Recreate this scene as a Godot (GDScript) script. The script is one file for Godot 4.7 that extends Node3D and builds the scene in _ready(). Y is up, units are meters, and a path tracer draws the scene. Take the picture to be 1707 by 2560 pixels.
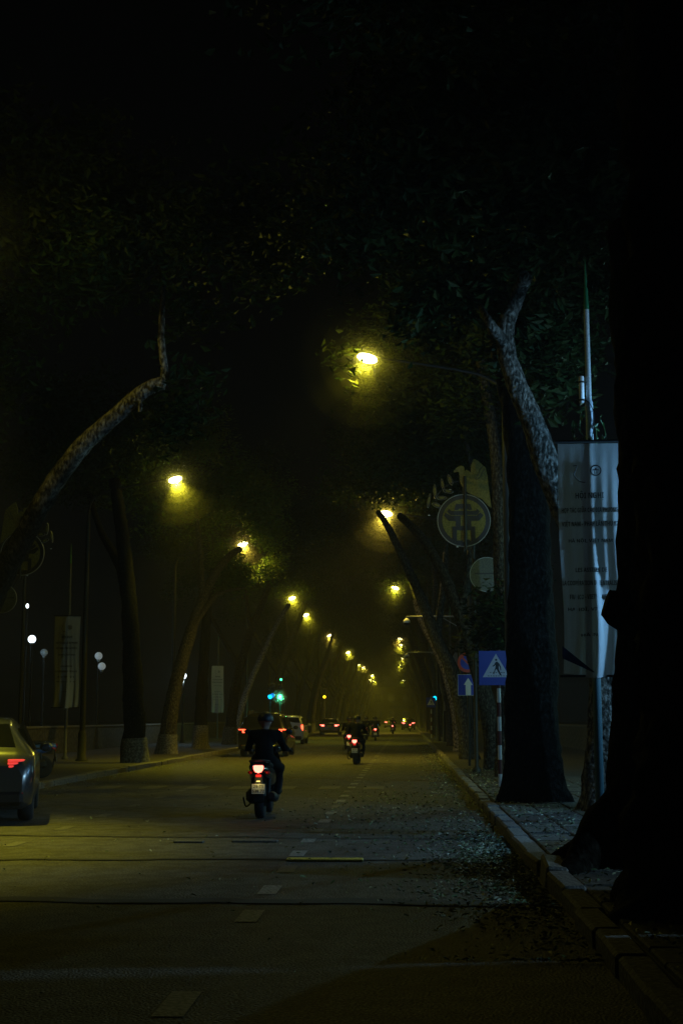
extends Node3D
# A tree-lined avenue at night: sodium lamps, scooters and cars ahead, banners and signs on the right.

var M := {}
var taken := {}
var rng := RandomNumberGenerator.new()
var bark_noise := FastNoiseLite.new()
var sprigs: Array[Mesh] = []


# ---------- names, things, parts ----------
func numbered(called: String) -> String:
	if not taken.has(called):
		taken[called] = 0
		return called
	taken[called] += 1
	return "%s_%03d" % [called, taken[called]]


func describe(o: Node, label: String, category := "", group := "", kind := "") -> void:
	if label: o.set_meta("label", label)
	if category: o.set_meta("category", category)
	if group: o.set_meta("group", group)
	if kind: o.set_meta("kind", kind)


func thing(called: String, label: String, category: String, at := Vector3.ZERO, turn := 0.0, group := "") -> Node3D:
	var o := Node3D.new()
	o.name = numbered(called)
	add_child(o)
	o.position = at
	o.rotation.y = turn
	describe(o, label, category, group)
	return o


func copy_of(o: Node3D, label: String, at: Vector3, turn := 0.0, big := 1.0) -> Node3D:
	var c: Node3D = o.duplicate()
	c.name = numbered(String(o.name).rstrip("_0123456789"))
	add_child(c)
	c.position = at
	c.rotation = Vector3(0, turn, 0)
	c.scale = Vector3.ONE * big
	c.set_meta("label", label)
	return c


func put(called: String, mesh: Mesh, m: Material, parent: Node, at := Vector3.ZERO) -> MeshInstance3D:
	var o := MeshInstance3D.new()
	o.name = called if parent != self else numbered(called)
	o.mesh = mesh
	o.material_override = m
	parent.add_child(o, true)
	o.position = at
	return o


func done(st: SurfaceTool) -> ArrayMesh:
	st.generate_normals()
	return st.commit()


func part(called: String, st: SurfaceTool, m: Material, parent: Node, at := Vector3.ZERO) -> MeshInstance3D:
	return put(called, done(st), m, parent, at)


func structure(called: String, st: SurfaceTool, m: Material, parent: Node = self) -> MeshInstance3D:
	var o := part(called, st, m, parent)
	if parent == self: o.set_meta("kind", "structure")
	return o


# ---------- shapes ----------
func shape() -> SurfaceTool:
	var st := SurfaceTool.new()
	st.begin(Mesh.PRIMITIVE_TRIANGLES)
	return st


func tri_out(st: SurfaceTool, a: Vector3, b: Vector3, c: Vector3, mid: Vector3) -> void:
	if (c - a).cross(b - a).dot((a + b + c) / 3.0 - mid) < 0.0:
		var t := b
		b = c
		c = t
	st.add_vertex(a)
	st.add_vertex(b)
	st.add_vertex(c)


func quad(st: SurfaceTool, a: Vector3, b: Vector3, c: Vector3, d: Vector3) -> void:
	for p in [a, b, c, a, c, d]: st.add_vertex(p)


func box(st: SurfaceTool, at: Vector3, size: Vector3, turn := Basis(), bevel := 0.0) -> void:
	st.set_smooth_group(-1)
	var h := size / 2.0
	var b := minf(bevel, minf(h.x, minf(h.y, h.z)) * 0.9)
	var p := func(s: Vector3, axis: int) -> Vector3:
		var q := Vector3(s.x * h.x, s.y * h.y, s.z * h.z)
		for k in 3:
			if k != axis: q[k] -= s[k] * b
		return at + turn * q
	for axis in 3:
		var u := (axis + 1) % 3
		var v := (axis + 2) % 3
		for s in [-1.0, 1.0]:
			var c := []
			for w in [[-1.0, -1.0], [1.0, -1.0], [1.0, 1.0], [-1.0, 1.0]]:
				var g := Vector3.ZERO
				g[axis] = s
				g[u] = w[0]
				g[v] = w[1]
				c.append(p.call(g, axis))
			tri_out(st, c[0], c[1], c[2], at)
			tri_out(st, c[0], c[2], c[3], at)
		if b > 0.0:
			for s in [-1.0, 1.0]:
				for t in [-1.0, 1.0]:
					var e := []
					for w in [-1.0, 1.0]:
						var g := Vector3.ZERO
						g[axis] = w
						g[u] = s
						g[v] = t
						e.append(p.call(g, u))
						e.append(p.call(g, v))
					tri_out(st, e[0], e[1], e[2], at)
					tri_out(st, e[1], e[2], e[3], at)
	if b > 0.0:
		for x in [-1.0, 1.0]:
			for y in [-1.0, 1.0]:
				for z in [-1.0, 1.0]:
					var g := Vector3(x, y, z)
					tri_out(st, p.call(g, 0), p.call(g, 1), p.call(g, 2), at)


func loft(st: SurfaceTool, rings: Array, capped := true, smooth := true) -> void:
	st.set_smooth_group(0 if smooth else -1)
	for i in rings.size() - 1:
		var a: PackedVector3Array = rings[i]
		var b: PackedVector3Array = rings[i + 1]
		var n := a.size()
		for k in n:
			quad(st, a[k], a[(k + 1) % n], b[(k + 1) % n], b[k])
	if capped:
		st.set_smooth_group(-1)
		for e in [0, rings.size() - 1]:
			var r: PackedVector3Array = rings[e]
			var mid := Vector3.ZERO
			for v in r: mid += v / r.size()
			var other: PackedVector3Array = rings[1 if e == 0 else e - 1]
			var om := Vector3.ZERO
			for v in other: om += v / other.size()
			for k in r.size(): tri_out(st, mid, r[k], r[(k + 1) % r.size()], om)


func frame_rings(pts: Array, radii: Array, sides: int) -> Array:
	var rings := []
	var side := Vector3.RIGHT
	for i in pts.size():
		var d: Vector3 = (pts[mini(i + 1, pts.size() - 1)] - pts[maxi(i - 1, 0)]).normalized()
		side = side - d * side.dot(d)
		if side.length() < 0.05: side = Vector3.FORWARD - d * d.z * -1.0
		side = side.normalized()
		var up := d.cross(side)
		var ring := PackedVector3Array()
		for k in sides:
			var t := TAU * k / sides
			ring.append(pts[i] + (side * cos(t) + up * sin(t)) * radii[i])
		rings.append(ring)
	return rings


func tube(st: SurfaceTool, pts: Array, radii: Array, sides := 10) -> void:
	loft(st, frame_rings(pts, radii, sides))


func rod(st: SurfaceTool, a: Vector3, b: Vector3, r: float, sides := 10) -> void:
	tube(st, [a, b], [r, r], sides)


func lathe(st: SurfaceTool, profile: Array, at := Vector3.ZERO, turn := Basis(), sides := 16) -> void:
	var rings := []
	for q in profile:
		var ring := PackedVector3Array()
		for k in sides:
			var t := TAU * k / sides
			ring.append(at + turn * Vector3(q[0] * cos(t), q[1], q[0] * sin(t)))
		rings.append(ring)
	loft(st, rings)


func egg(st: SurfaceTool, at: Vector3, r: Vector3, turn := Basis(), from := -1.0, to := 1.0, sides := 18, rows := 10) -> void:
	var rings := []
	for i in rows + 1:
		var y := sin(lerpf(asin(from), asin(to), float(i) / rows))
		var w := maxf(sqrt(maxf(1.0 - y * y, 0.0)), 0.002)
		var ring := PackedVector3Array()
		for k in sides:
			var t := TAU * k / sides
			ring.append(at + turn * Vector3(r.x * w * cos(t), r.y * y, r.z * w * sin(t)))
		rings.append(ring)
	loft(st, rings)


func prism(st: SurfaceTool, poly: PackedVector2Array, z0: float, z1: float, xf := Transform3D()) -> void:
	st.set_smooth_group(-1)
	var idx := Geometry2D.triangulate_polygon(poly)
	var mid := Vector3.ZERO
	for q in poly: mid += xf * Vector3(q.x, q.y, (z0 + z1) / 2.0) / poly.size()
	for z in [z0, z1]:
		var off: Vector3 = xf.basis * Vector3(0, 0, z - (z0 + z1) / 2.0)
		for i in range(0, idx.size(), 3):
			var t := []
			for k in 3: t.append(xf * Vector3(poly[idx[i + k]].x, poly[idx[i + k]].y, z))
			tri_out(st, t[0], t[1], t[2], (t[0] + t[1] + t[2]) / 3.0 - off)
	var turning := 1.0 if not Geometry2D.is_polygon_clockwise(poly) else -1.0
	for i in poly.size():
		var a := poly[i]
		var b := poly[(i + 1) % poly.size()]
		var n := Vector2(b.y - a.y, a.x - b.x) * turning
		var a0 := xf * Vector3(a.x, a.y, z0)
		var b0 := xf * Vector3(b.x, b.y, z0)
		var a1 := xf * Vector3(a.x, a.y, z1)
		var b1 := xf * Vector3(b.x, b.y, z1)
		var c := (a0 + b1) / 2.0 - xf.basis * Vector3(n.x, n.y, 0)
		tri_out(st, a0, b0, b1, c)
		tri_out(st, a0, b1, a1, c)


func circle(r: float, n := 40, at := Vector2.ZERO) -> PackedVector2Array:
	var p := PackedVector2Array()
	for k in n: p.append(at + Vector2(cos(TAU * k / n), sin(TAU * k / n)) * r)
	return p


func poly(a: Array) -> PackedVector2Array:
	var p := PackedVector2Array()
	for q in a: p.append(Vector2(q[0], q[1]))
	return p


func ring_plate(st: SurfaceTool, r0: float, r1: float, z0: float, z1: float, xf := Transform3D(), n := 48) -> void:
	var rings := []
	for k in n + 1:
		var t := TAU * k / n
		var d := Vector3(cos(t), sin(t), 0)
		rings.append(PackedVector3Array([xf * (d * r0 + Vector3(0, 0, z0)), xf * (d * r1 + Vector3(0, 0, z0)), xf * (d * r1 + Vector3(0, 0, z1)), xf * (d * r0 + Vector3(0, 0, z1))]))
	loft(st, rings, false, false)


func curve(pts: Array, step: float) -> Array:
	var out := []
	for i in pts.size() - 1:
		var a: Vector3 = pts[maxi(i - 1, 0)]
		var b: Vector3 = pts[i]
		var c: Vector3 = pts[i + 1]
		var d: Vector3 = pts[mini(i + 2, pts.size() - 1)]
		var n := maxi(1, int(ceil(b.distance_to(c) / step)))
		for k in n: out.append(b.cubic_interpolate(c, a, d, float(k) / n))
	out.append(pts[-1])
	return out


const MARKED := {"Ộ": ["Ô", "dot"], "Ị": ["I", "dot"], "Ợ": ["O", "horn dot"], "Ữ": ["Ũ", "horn"], "Ư": ["U", "horn"], "Ơ": ["O", "horn"], "Ệ": ["Ê", "dot"], "Ầ": ["Â", "grave"], "Ứ": ["Ú", "horn"], "Ậ": ["Â", "dot"], "Ạ": ["A", "dot"]}


func lettering(text: String, height: float) -> ArrayMesh:
	var plain := ""
	for c in text: plain += MARKED[c][0] if MARKED.has(c) else c
	var whole := letters(plain, height)
	var st := SurfaceTool.new()
	st.begin(Mesh.PRIMITIVE_TRIANGLES)
	st.append_from(whole, 0, Transform3D())
	var f := SystemFont.new()
	f.font_names = PackedStringArray(["Droid Sans"])
	f.font_weight = 700
	var k := height / 23.0
	var total := f.get_string_size(plain, 0, -1, 32).x
	for i in text.length():
		if not MARKED.has(text[i]): continue
		var mid := (f.get_string_size(plain.left(i), 0, -1, 32).x + f.get_string_size(plain.left(i + 1), 0, -1, 32).x) / 2.0 - total / 2.0
		var how: String = MARKED[text[i]][1]
		var b := BoxMesh.new()
		b.size = Vector3(0.16, 0.16, 0.02) * height
		if how.contains("dot"): st.append_from(b, 0, Transform3D(Basis(), Vector3(mid * k, -0.72 * height, 0)))
		if how.contains("horn"): st.append_from(b, 0, Transform3D(Basis(Vector3.BACK, 0.6), Vector3(mid * k + 0.42 * height, 0.48 * height, 0)))
		if how.contains("grave"): st.append_from(b, 0, Transform3D(Basis(Vector3.BACK, -0.7), Vector3(mid * k + 0.3 * height, 0.78 * height, 0)))
	return st.commit()


func letters(text: String, height: float, bold := true, depth := 0.004) -> ArrayMesh:
	var t := TextMesh.new()
	var f := SystemFont.new()
	f.font_names = PackedStringArray(["Droid Sans"])
	if bold: f.font_weight = 700
	t.font = f
	t.text = text
	t.font_size = 32
	t.pixel_size = height / 23.0
	t.depth = depth
	t.curve_step = 4.0
	var am := ArrayMesh.new()
	am.add_surface_from_arrays(Mesh.PRIMITIVE_TRIANGLES, t.get_mesh_arrays())
	return am


# ---------- bodies: smooth union of tapered bones, meshed as surface nets ----------
func body(st: SurfaceTool, bones: Array, cell: float, k: float) -> void:
	var lo := Vector3.ONE * 1e9
	var hi := -lo
	for b in bones:
		var r: float = maxf(b[2], b[3])
		for p in [b[0], b[1]]:
			lo = lo.min(p - Vector3.ONE * (r + cell * 3.0))
			hi = hi.max(p + Vector3.ONE * (r + cell * 3.0))
	var n := Vector3i(((hi - lo) / cell).ceil()) + Vector3i.ONE
	var field := PackedFloat32Array()
	field.resize(n.x * n.y * n.z)
	field.fill(1.0)
	var tint := PackedInt32Array()
	tint.resize(field.size())
	var near := field.duplicate()
	for bi in bones.size():
		var b: Array = bones[bi]
		var a: Vector3 = b[0]
		var c: Vector3 = b[1]
		var ra: float = b[2]
		var rb: float = b[3]
		var reach := maxf(ra, rb) + k + cell * 2.0
		var i0 := Vector3i(((a.min(c) - Vector3.ONE * reach - lo) / cell).floor()).clamp(Vector3i.ZERO, n - Vector3i.ONE)
		var i1 := Vector3i(((a.max(c) + Vector3.ONE * reach - lo) / cell).ceil()).clamp(Vector3i.ZERO, n - Vector3i.ONE)
		var ac := c - a
		var l2 := maxf(ac.length_squared(), 1e-9)
		for z in range(i0.z, i1.z + 1):
			for y in range(i0.y, i1.y + 1):
				var at := (z * n.y + y) * n.x
				for x in range(i0.x, i1.x + 1):
					var p := lo + Vector3(x, y, z) * cell - a
					var t := clampf(p.dot(ac) / l2, 0.0, 1.0)
					var d := (p - ac * t).length() - lerpf(ra, rb, t)
					var old := field[at + x]
					var h := clampf(0.5 + 0.5 * (old - d) / k, 0.0, 1.0)
					field[at + x] = lerpf(old, d, h) - k * h * (1.0 - h)
					if d < near[at + x]:
						near[at + x] = d
						tint[at + x] = bi
	var vertex := {}
	var steps := [1, n.x, n.x * n.y]
	var corners := [0, 1, n.x, n.x + 1, n.x * n.y, n.x * n.y + 1, n.x * n.y + n.x, n.x * n.y + n.x + 1]
	st.set_smooth_group(0)
	for z in range(1, n.z - 1):
		for y in range(1, n.y - 1):
			for x in range(1, n.x - 1):
				var at := (z * n.y + y) * n.x + x
				var f0 := field[at]
				for axis in 3:
					var f1 := field[at + steps[axis]]
					if (f0 < 0.0) == (f1 < 0.0): continue
					var u: int = steps[(axis + 1) % 3]
					var v: int = steps[(axis + 2) % 3]
					var q := []
					for cellat in [at - u - v, at - v, at, at - u]:
						if not vertex.has(cellat):
							var sum := Vector3.ZERO
							var w := 0.0
							for ci in 8:
								for ai in 3:
									if ci & (1 << ai): continue
									var fa := field[cellat + corners[ci]]
									var fb := field[cellat + corners[ci] + steps[ai]]
									if (fa < 0.0) != (fb < 0.0):
										var e := Vector3(ci & 1, (ci >> 1) & 1, (ci >> 2) & 1)
										e[ai] += fa / (fa - fb)
										sum += e
										w += 1.0
							var cz: int = cellat / (n.x * n.y)
							var cy: int = (cellat / n.x) % n.y
							vertex[cellat] = [lo + (Vector3(cellat % n.x, cy, cz) + sum / maxf(w, 1.0)) * cell, bones[tint[cellat]][4]]
						q.append(vertex[cellat])
					var order := [0, 1, 2, 0, 2, 3] if f0 >= 0.0 else [0, 2, 1, 0, 3, 2]
					for o in order:
						st.set_color(q[o][1])
						st.add_vertex(q[o][0])


# ---------- materials ----------
func grain(seed_: int, freq: float, stops: Array, size := 512, kind := FastNoiseLite.TYPE_SIMPLEX_SMOOTH, octaves := 5) -> NoiseTexture2D:
	var n := FastNoiseLite.new()
	n.seed = seed_
	n.noise_type = kind
	n.frequency = freq
	n.fractal_octaves = octaves
	var t := NoiseTexture2D.new()
	t.width = size
	t.height = size
	t.seamless = true
	t.noise = n
	var g := Gradient.new()
	g.offsets = PackedFloat32Array(stops.map(func(s): return s[0]))
	g.colors = PackedColorArray(stops.map(func(s): return s[1].linear_to_srgb()))
	t.color_ramp = g
	return t


func relief(seed_: int, freq: float, strength: float, size := 512) -> NoiseTexture2D:
	var n := FastNoiseLite.new()
	n.seed = seed_
	n.frequency = freq
	n.fractal_octaves = 4
	var t := NoiseTexture2D.new()
	t.width = size
	t.height = size
	t.seamless = true
	t.as_normal_map = true
	t.bump_strength = strength
	t.noise = n
	return t


func lin(r: float, g: float, b: float) -> Color:
	return Color(r, g, b).linear_to_srgb()


func paint(r: float, g: float, b: float, rough := 0.7, metal := 0.0) -> StandardMaterial3D:
	var m := StandardMaterial3D.new()
	m.albedo_color = lin(r, g, b)
	m.roughness = rough
	m.metallic = metal
	return m


func glowing(r: float, g: float, b: float, energy: float) -> StandardMaterial3D:
	var m := paint(0.6 * minf(r, 1), 0.6 * minf(g, 1), 0.6 * minf(b, 1), 0.4)
	m.emission_enabled = true
	m.emission = lin(r, g, b)
	m.emission_energy_multiplier = energy
	return m


func rough_stuff(tex: Texture2D, scale: float, rough: float, bump: Texture2D = null, bump_scale := 1.0) -> StandardMaterial3D:
	var m := StandardMaterial3D.new()
	m.albedo_texture = tex
	m.roughness = rough
	m.uv1_triplanar = true
	m.uv1_world_triplanar = true
	m.uv1_scale = Vector3.ONE * scale
	if bump:
		m.normal_enabled = true
		m.normal_texture = bump
		m.normal_scale = bump_scale
	return m


func make_materials() -> void:
	var g := func(v: float, w := 1.0) -> Color: return Color(v * w, v, v / w)
	M.asphalt = rough_stuff(grain(1, 0.06, [[0.25, Color(0.035, 0.034, 0.031)], [0.5, Color(0.066, 0.064, 0.058)], [0.62, Color(0.085, 0.083, 0.077)], [0.8, Color(0.15, 0.145, 0.135)]], 1024), 0.45, 0.72, relief(2, 0.18, 6.0), 0.9)
	M.asphalt.detail_enabled = true
	M.asphalt.detail_albedo = grain(31, 0.012, [[0.3, Color(0.5, 0.5, 0.48)], [0.6, Color(0.95, 0.95, 0.95)], [0.8, Color(1, 1, 1)]])
	M.asphalt.detail_blend_mode = BaseMaterial3D.BLEND_MODE_MUL
	M.asphalt.uv2_triplanar = true
	M.asphalt.uv2_world_triplanar = true
	M.asphalt.uv2_scale = Vector3.ONE * 0.06
	M.shade_tone = rough_stuff(grain(4, 0.05, [[0.3, Color(0.008, 0.008, 0.008)], [0.8, Color(0.02, 0.02, 0.019)]]), 0.8, 0.85)  # dark tone for the painted shade bands on the road
	M.soil = rough_stuff(grain(5, 0.03, [[0.3, Color(0.03, 0.025, 0.018)], [0.7, Color(0.08, 0.065, 0.045)]]), 0.3, 0.95)
	M.pavers = rough_stuff(grain(6, 0.03, [[0.25, Color(0.018, 0.0175, 0.016)], [0.55, Color(0.05, 0.048, 0.043)], [0.8, Color(0.11, 0.106, 0.095)]]), 0.9, 0.85, relief(7, 0.1, 4.0), 0.7)
	M.paver_dark = rough_stuff(grain(8, 0.03, [[0.25, Color(0.015, 0.0145, 0.013)], [0.75, Color(0.05, 0.047, 0.042)]]), 0.8, 0.85, relief(7, 0.1, 4.0), 0.7)
	M.kerb = rough_stuff(grain(9, 0.04, [[0.25, Color(0.06, 0.058, 0.054)], [0.6, Color(0.15, 0.145, 0.135)], [0.85, Color(0.25, 0.24, 0.22)]]), 0.9, 0.85, relief(10, 0.08, 4.0), 0.8)
	M.marking = rough_stuff(grain(11, 0.05, [[0.25, Color(0.07, 0.07, 0.065)], [0.45, Color(0.16, 0.16, 0.15)], [0.75, Color(0.28, 0.28, 0.265)]]), 0.9, 0.7)
	M.worn_marking = rough_stuff(grain(12, 0.05, [[0.3, Color(0.055, 0.055, 0.05)], [0.6, Color(0.09, 0.09, 0.085)], [0.85, Color(0.16, 0.16, 0.15)]]), 0.9, 0.7)
	M.yellow_marking = rough_stuff(grain(13, 0.05, [[0.2, Color(0.25, 0.17, 0.02)], [0.5, Color(0.75, 0.58, 0.07)], [0.8, Color(0.85, 0.68, 0.12)]]), 0.9, 0.6)
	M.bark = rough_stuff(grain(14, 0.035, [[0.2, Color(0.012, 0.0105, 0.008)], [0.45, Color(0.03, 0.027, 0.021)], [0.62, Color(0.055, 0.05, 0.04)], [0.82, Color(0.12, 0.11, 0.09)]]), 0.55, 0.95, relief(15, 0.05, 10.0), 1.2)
	M.lit_bark = rough_stuff(grain(28, 0.03, [[0.25, Color(0.02, 0.018, 0.014)], [0.46, Color(0.12, 0.1, 0.08)], [0.6, Color(0.28, 0.25, 0.2)], [0.8, Color(0.42, 0.38, 0.32)]]), 0.6, 0.95, relief(15, 0.05, 10.0), 1.2)  # paler copy of bark for lamplit trunks, the light put into its tone
	M.shaded_bark = rough_stuff(grain(26, 0.035, [[0.25, Color(0.002, 0.0018, 0.0015)], [0.5, Color(0.006, 0.0055, 0.004)], [0.68, Color(0.012, 0.011, 0.009)], [0.85, Color(0.03, 0.028, 0.022)]]), 0.55, 0.95, relief(15, 0.05, 6.0), 0.8)  # darker copy of bark for unlit trunks, shade put into its tone
	M.pale_bark = rough_stuff(grain(16, 0.03, [[0.25, Color(0.015, 0.014, 0.011)], [0.48, Color(0.07, 0.064, 0.052)], [0.6, Color(0.16, 0.15, 0.125)], [0.8, Color(0.3, 0.28, 0.24)]]), 0.6, 0.95, relief(15, 0.05, 10.0), 1.2)  # pale bark kept for the lit bough, light put into its tone
	M.whitewash = rough_stuff(grain(17, 0.03, [[0.2, Color(0.04, 0.038, 0.032)], [0.5, Color(0.09, 0.09, 0.085)], [0.85, Color(0.22, 0.22, 0.21)]]), 0.7, 0.9, relief(15, 0.05, 6.0), 0.8)
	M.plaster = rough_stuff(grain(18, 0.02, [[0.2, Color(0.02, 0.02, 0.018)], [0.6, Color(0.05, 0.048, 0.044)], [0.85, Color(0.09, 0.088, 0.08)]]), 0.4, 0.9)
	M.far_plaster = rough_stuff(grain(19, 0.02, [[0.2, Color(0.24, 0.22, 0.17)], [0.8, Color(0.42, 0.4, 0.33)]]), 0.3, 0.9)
	M.leaf = paint(1, 1, 1, 0.55)
	M.leaf.vertex_color_use_as_albedo = true
	M.leaf.backlight_enabled = true
	M.leaf.backlight = lin(0.35, 0.4, 0.2)
	for b in [M.bark, M.pale_bark, M.shaded_bark, M.lit_bark]:
		b.uv1_scale = Vector3(0.9, 0.42, 0.9)
		b.metallic_specular = 0.12
		b.vertex_color_use_as_albedo = true
	M.leaf.metallic_specular = 0.2
	M.litter = paint(1, 1, 1, 0.6)
	M.litter.vertex_color_use_as_albedo = true
	M.cloth = rough_stuff(grain(20, 0.2, [[0.3, Color(0.5, 0.505, 0.5)], [0.7, Color(0.62, 0.625, 0.62)]]), 1.2, 0.8)
	M.cloth.backlight_enabled = true
	M.cloth.backlight = lin(0.25, 0.25, 0.24)
	M.dull_cloth = rough_stuff(grain(27, 0.2, [[0.3, Color(0.23, 0.24, 0.27)], [0.7, Color(0.31, 0.32, 0.36)]]), 1.2, 0.85)
	M.ink = paint(0.035, 0.03, 0.03, 0.7)
	M.maroon_ink = paint(0.06, 0.012, 0.012, 0.7)
	M.navy_cloth = paint(0.012, 0.015, 0.07, 0.7)
	M.steel = rough_stuff(grain(21, 0.05, [[0.3, Color(0.2, 0.21, 0.21)], [0.7, Color(0.32, 0.33, 0.33)]]), 1.0, 0.45)
	M.steel.metallic = 0.35
	M.dark_steel = paint(0.02, 0.021, 0.02, 0.6, 0.2)
	M.pole_paint = rough_stuff(grain(22, 0.05, [[0.25, Color(0.35, 0.4, 0.42)], [0.7, Color(0.55, 0.6, 0.62)]]), 1.0, 0.5)
	M.dull_paint = paint(0.07, 0.075, 0.075, 0.7)
	M.teal_shade = paint(0.05, 0.11, 0.12, 0.6)  # dim tone for the lower pole, weaker light put into the colour
	M.green_paint = paint(0.02, 0.16, 0.07, 0.5)
	M.white_plastic = paint(0.7, 0.71, 0.72, 0.45)
	M.black = paint(0.014, 0.014, 0.014, 0.6)
	M.rubber = paint(0.018, 0.018, 0.018, 0.9)
	M.sign_blue = paint(0.012, 0.035, 0.42, 0.4)
	M.sign_white = paint(0.72, 0.73, 0.72, 0.45)
	M.sign_red = paint(0.5, 0.05, 0.02, 0.45)
	M.post_white = paint(0.5, 0.51, 0.5, 0.5)
	M.post_red = paint(0.07, 0.01, 0.008, 0.6)
	M.gold_panel = rough_stuff(grain(23, 0.03, [[0.2, Color(0.12, 0.105, 0.03)], [0.7, Color(0.19, 0.165, 0.05)]]), 1.0, 0.5)
	M.gold_panel.metallic_specular = 0.15
	M.panel_edge = paint(0.3, 0.31, 0.28, 0.35, 0.3)
	M.panel_dark = paint(0.014, 0.012, 0.01, 0.4)
	M.disc_panel = rough_stuff(grain(24, 0.03, [[0.2, Color(0.06, 0.06, 0.035)], [0.7, Color(0.1, 0.1, 0.06)]]), 1.0, 0.35)
	M.sodium = glowing(1.0, 0.92, 0.4, 14.0)
	M.sodium_warm = glowing(1.0, 0.85, 0.45, 12.0)
	M.globe_lit = glowing(0.8, 0.93, 1.0, 3.0)
	M.globe_dim = glowing(0.75, 0.9, 0.95, 0.16)
	M.globe_faint = glowing(0.75, 0.9, 0.95, 0.02)
	M.tail_hot = glowing(1.0, 0.13, 0.085, 6.5)
	M.tail = glowing(1.0, 0.08, 0.03, 5.0)
	M.tail_soft = glowing(1.0, 0.06, 0.045, 0.8)
	M.tail_dim = glowing(1.0, 0.03, 0.02, 0.5)
	M.plate_glow = glowing(1.0, 0.8, 0.3, 0.8)
	M.reflector = paint(0.5, 0.02, 0.02, 0.2)
	M.green_light = glowing(0.06, 1.0, 0.4, 5.0)
	M.cyan_light = glowing(0.0, 0.7, 1.0, 1.0)
	M.blue_light = glowing(0.0, 0.3, 1.0, 0.7)
	M.amber_light = glowing(1.0, 0.72, 0.02, 1.8)
	M.small_white = glowing(0.8, 0.92, 1.0, 5.0)
	M.car_black = paint(0.012, 0.013, 0.014, 0.25, 0.3)
	M.car_black.clearcoat_enabled = true
	M.car_black.clearcoat = 1.0
	M.car_black.clearcoat_roughness = 0.08
	M.car_blue = M.car_black.duplicate()
	M.car_blue.albedo_color = lin(0.1, 0.11, 0.12)
	M.car_blue.metallic = 0.6
	M.car_white = M.car_black.duplicate()
	M.car_white.albedo_color = lin(0.55, 0.55, 0.53)
	M.car_white.metallic = 0.0
	M.car_grey = M.car_black.duplicate()
	M.car_grey.albedo_color = lin(0.09, 0.09, 0.085)
	M.glass = paint(0.006, 0.007, 0.007, 0.06)
	M.chrome = paint(0.5, 0.5, 0.5, 0.2, 0.9)
	M.plate = paint(0.62, 0.62, 0.58, 0.4)
	M.plate_yellow = paint(0.62, 0.5, 0.05, 0.4)
	M.scooter_black = M.car_black
	M.scooter_blue = paint(0.03, 0.1, 0.3, 0.3)
	M.vinyl = paint(0.02, 0.019, 0.018, 0.6)
	M.person = paint(1, 1, 1, 0.85)
	M.person.vertex_color_use_as_albedo = true
	M.person.metallic_specular = 0.2
	M.vinyl.metallic_specular = 0.3
	M.helmet = paint(0.008, 0.008, 0.009, 0.5)
	M.helmet_grey = paint(0.06, 0.06, 0.065, 0.35)
	M.aluminium = paint(0.3, 0.3, 0.29, 0.4, 0.8)
	M.window_dark = paint(0.03, 0.03, 0.028, 0.15)


# ---------- setting ----------
func strip(called: String, x0: float, x1: float, z0: float, z1: float, y: float, m: Material, parent: Node = self, thick := 0.0) -> MeshInstance3D:
	var st := shape()
	if thick > 0.0:
		box(st, Vector3((x0 + x1) / 2, y - thick / 2, (z0 + z1) / 2), Vector3(absf(x1 - x0), thick, absf(z1 - z0)))
	else:
		st.set_smooth_group(-1)
		quad(st, Vector3(x0, y, z0), Vector3(x0, y, z1), Vector3(x1, y, z1), Vector3(x1, y, z0))
	return structure(called, st, m, parent)


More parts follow.
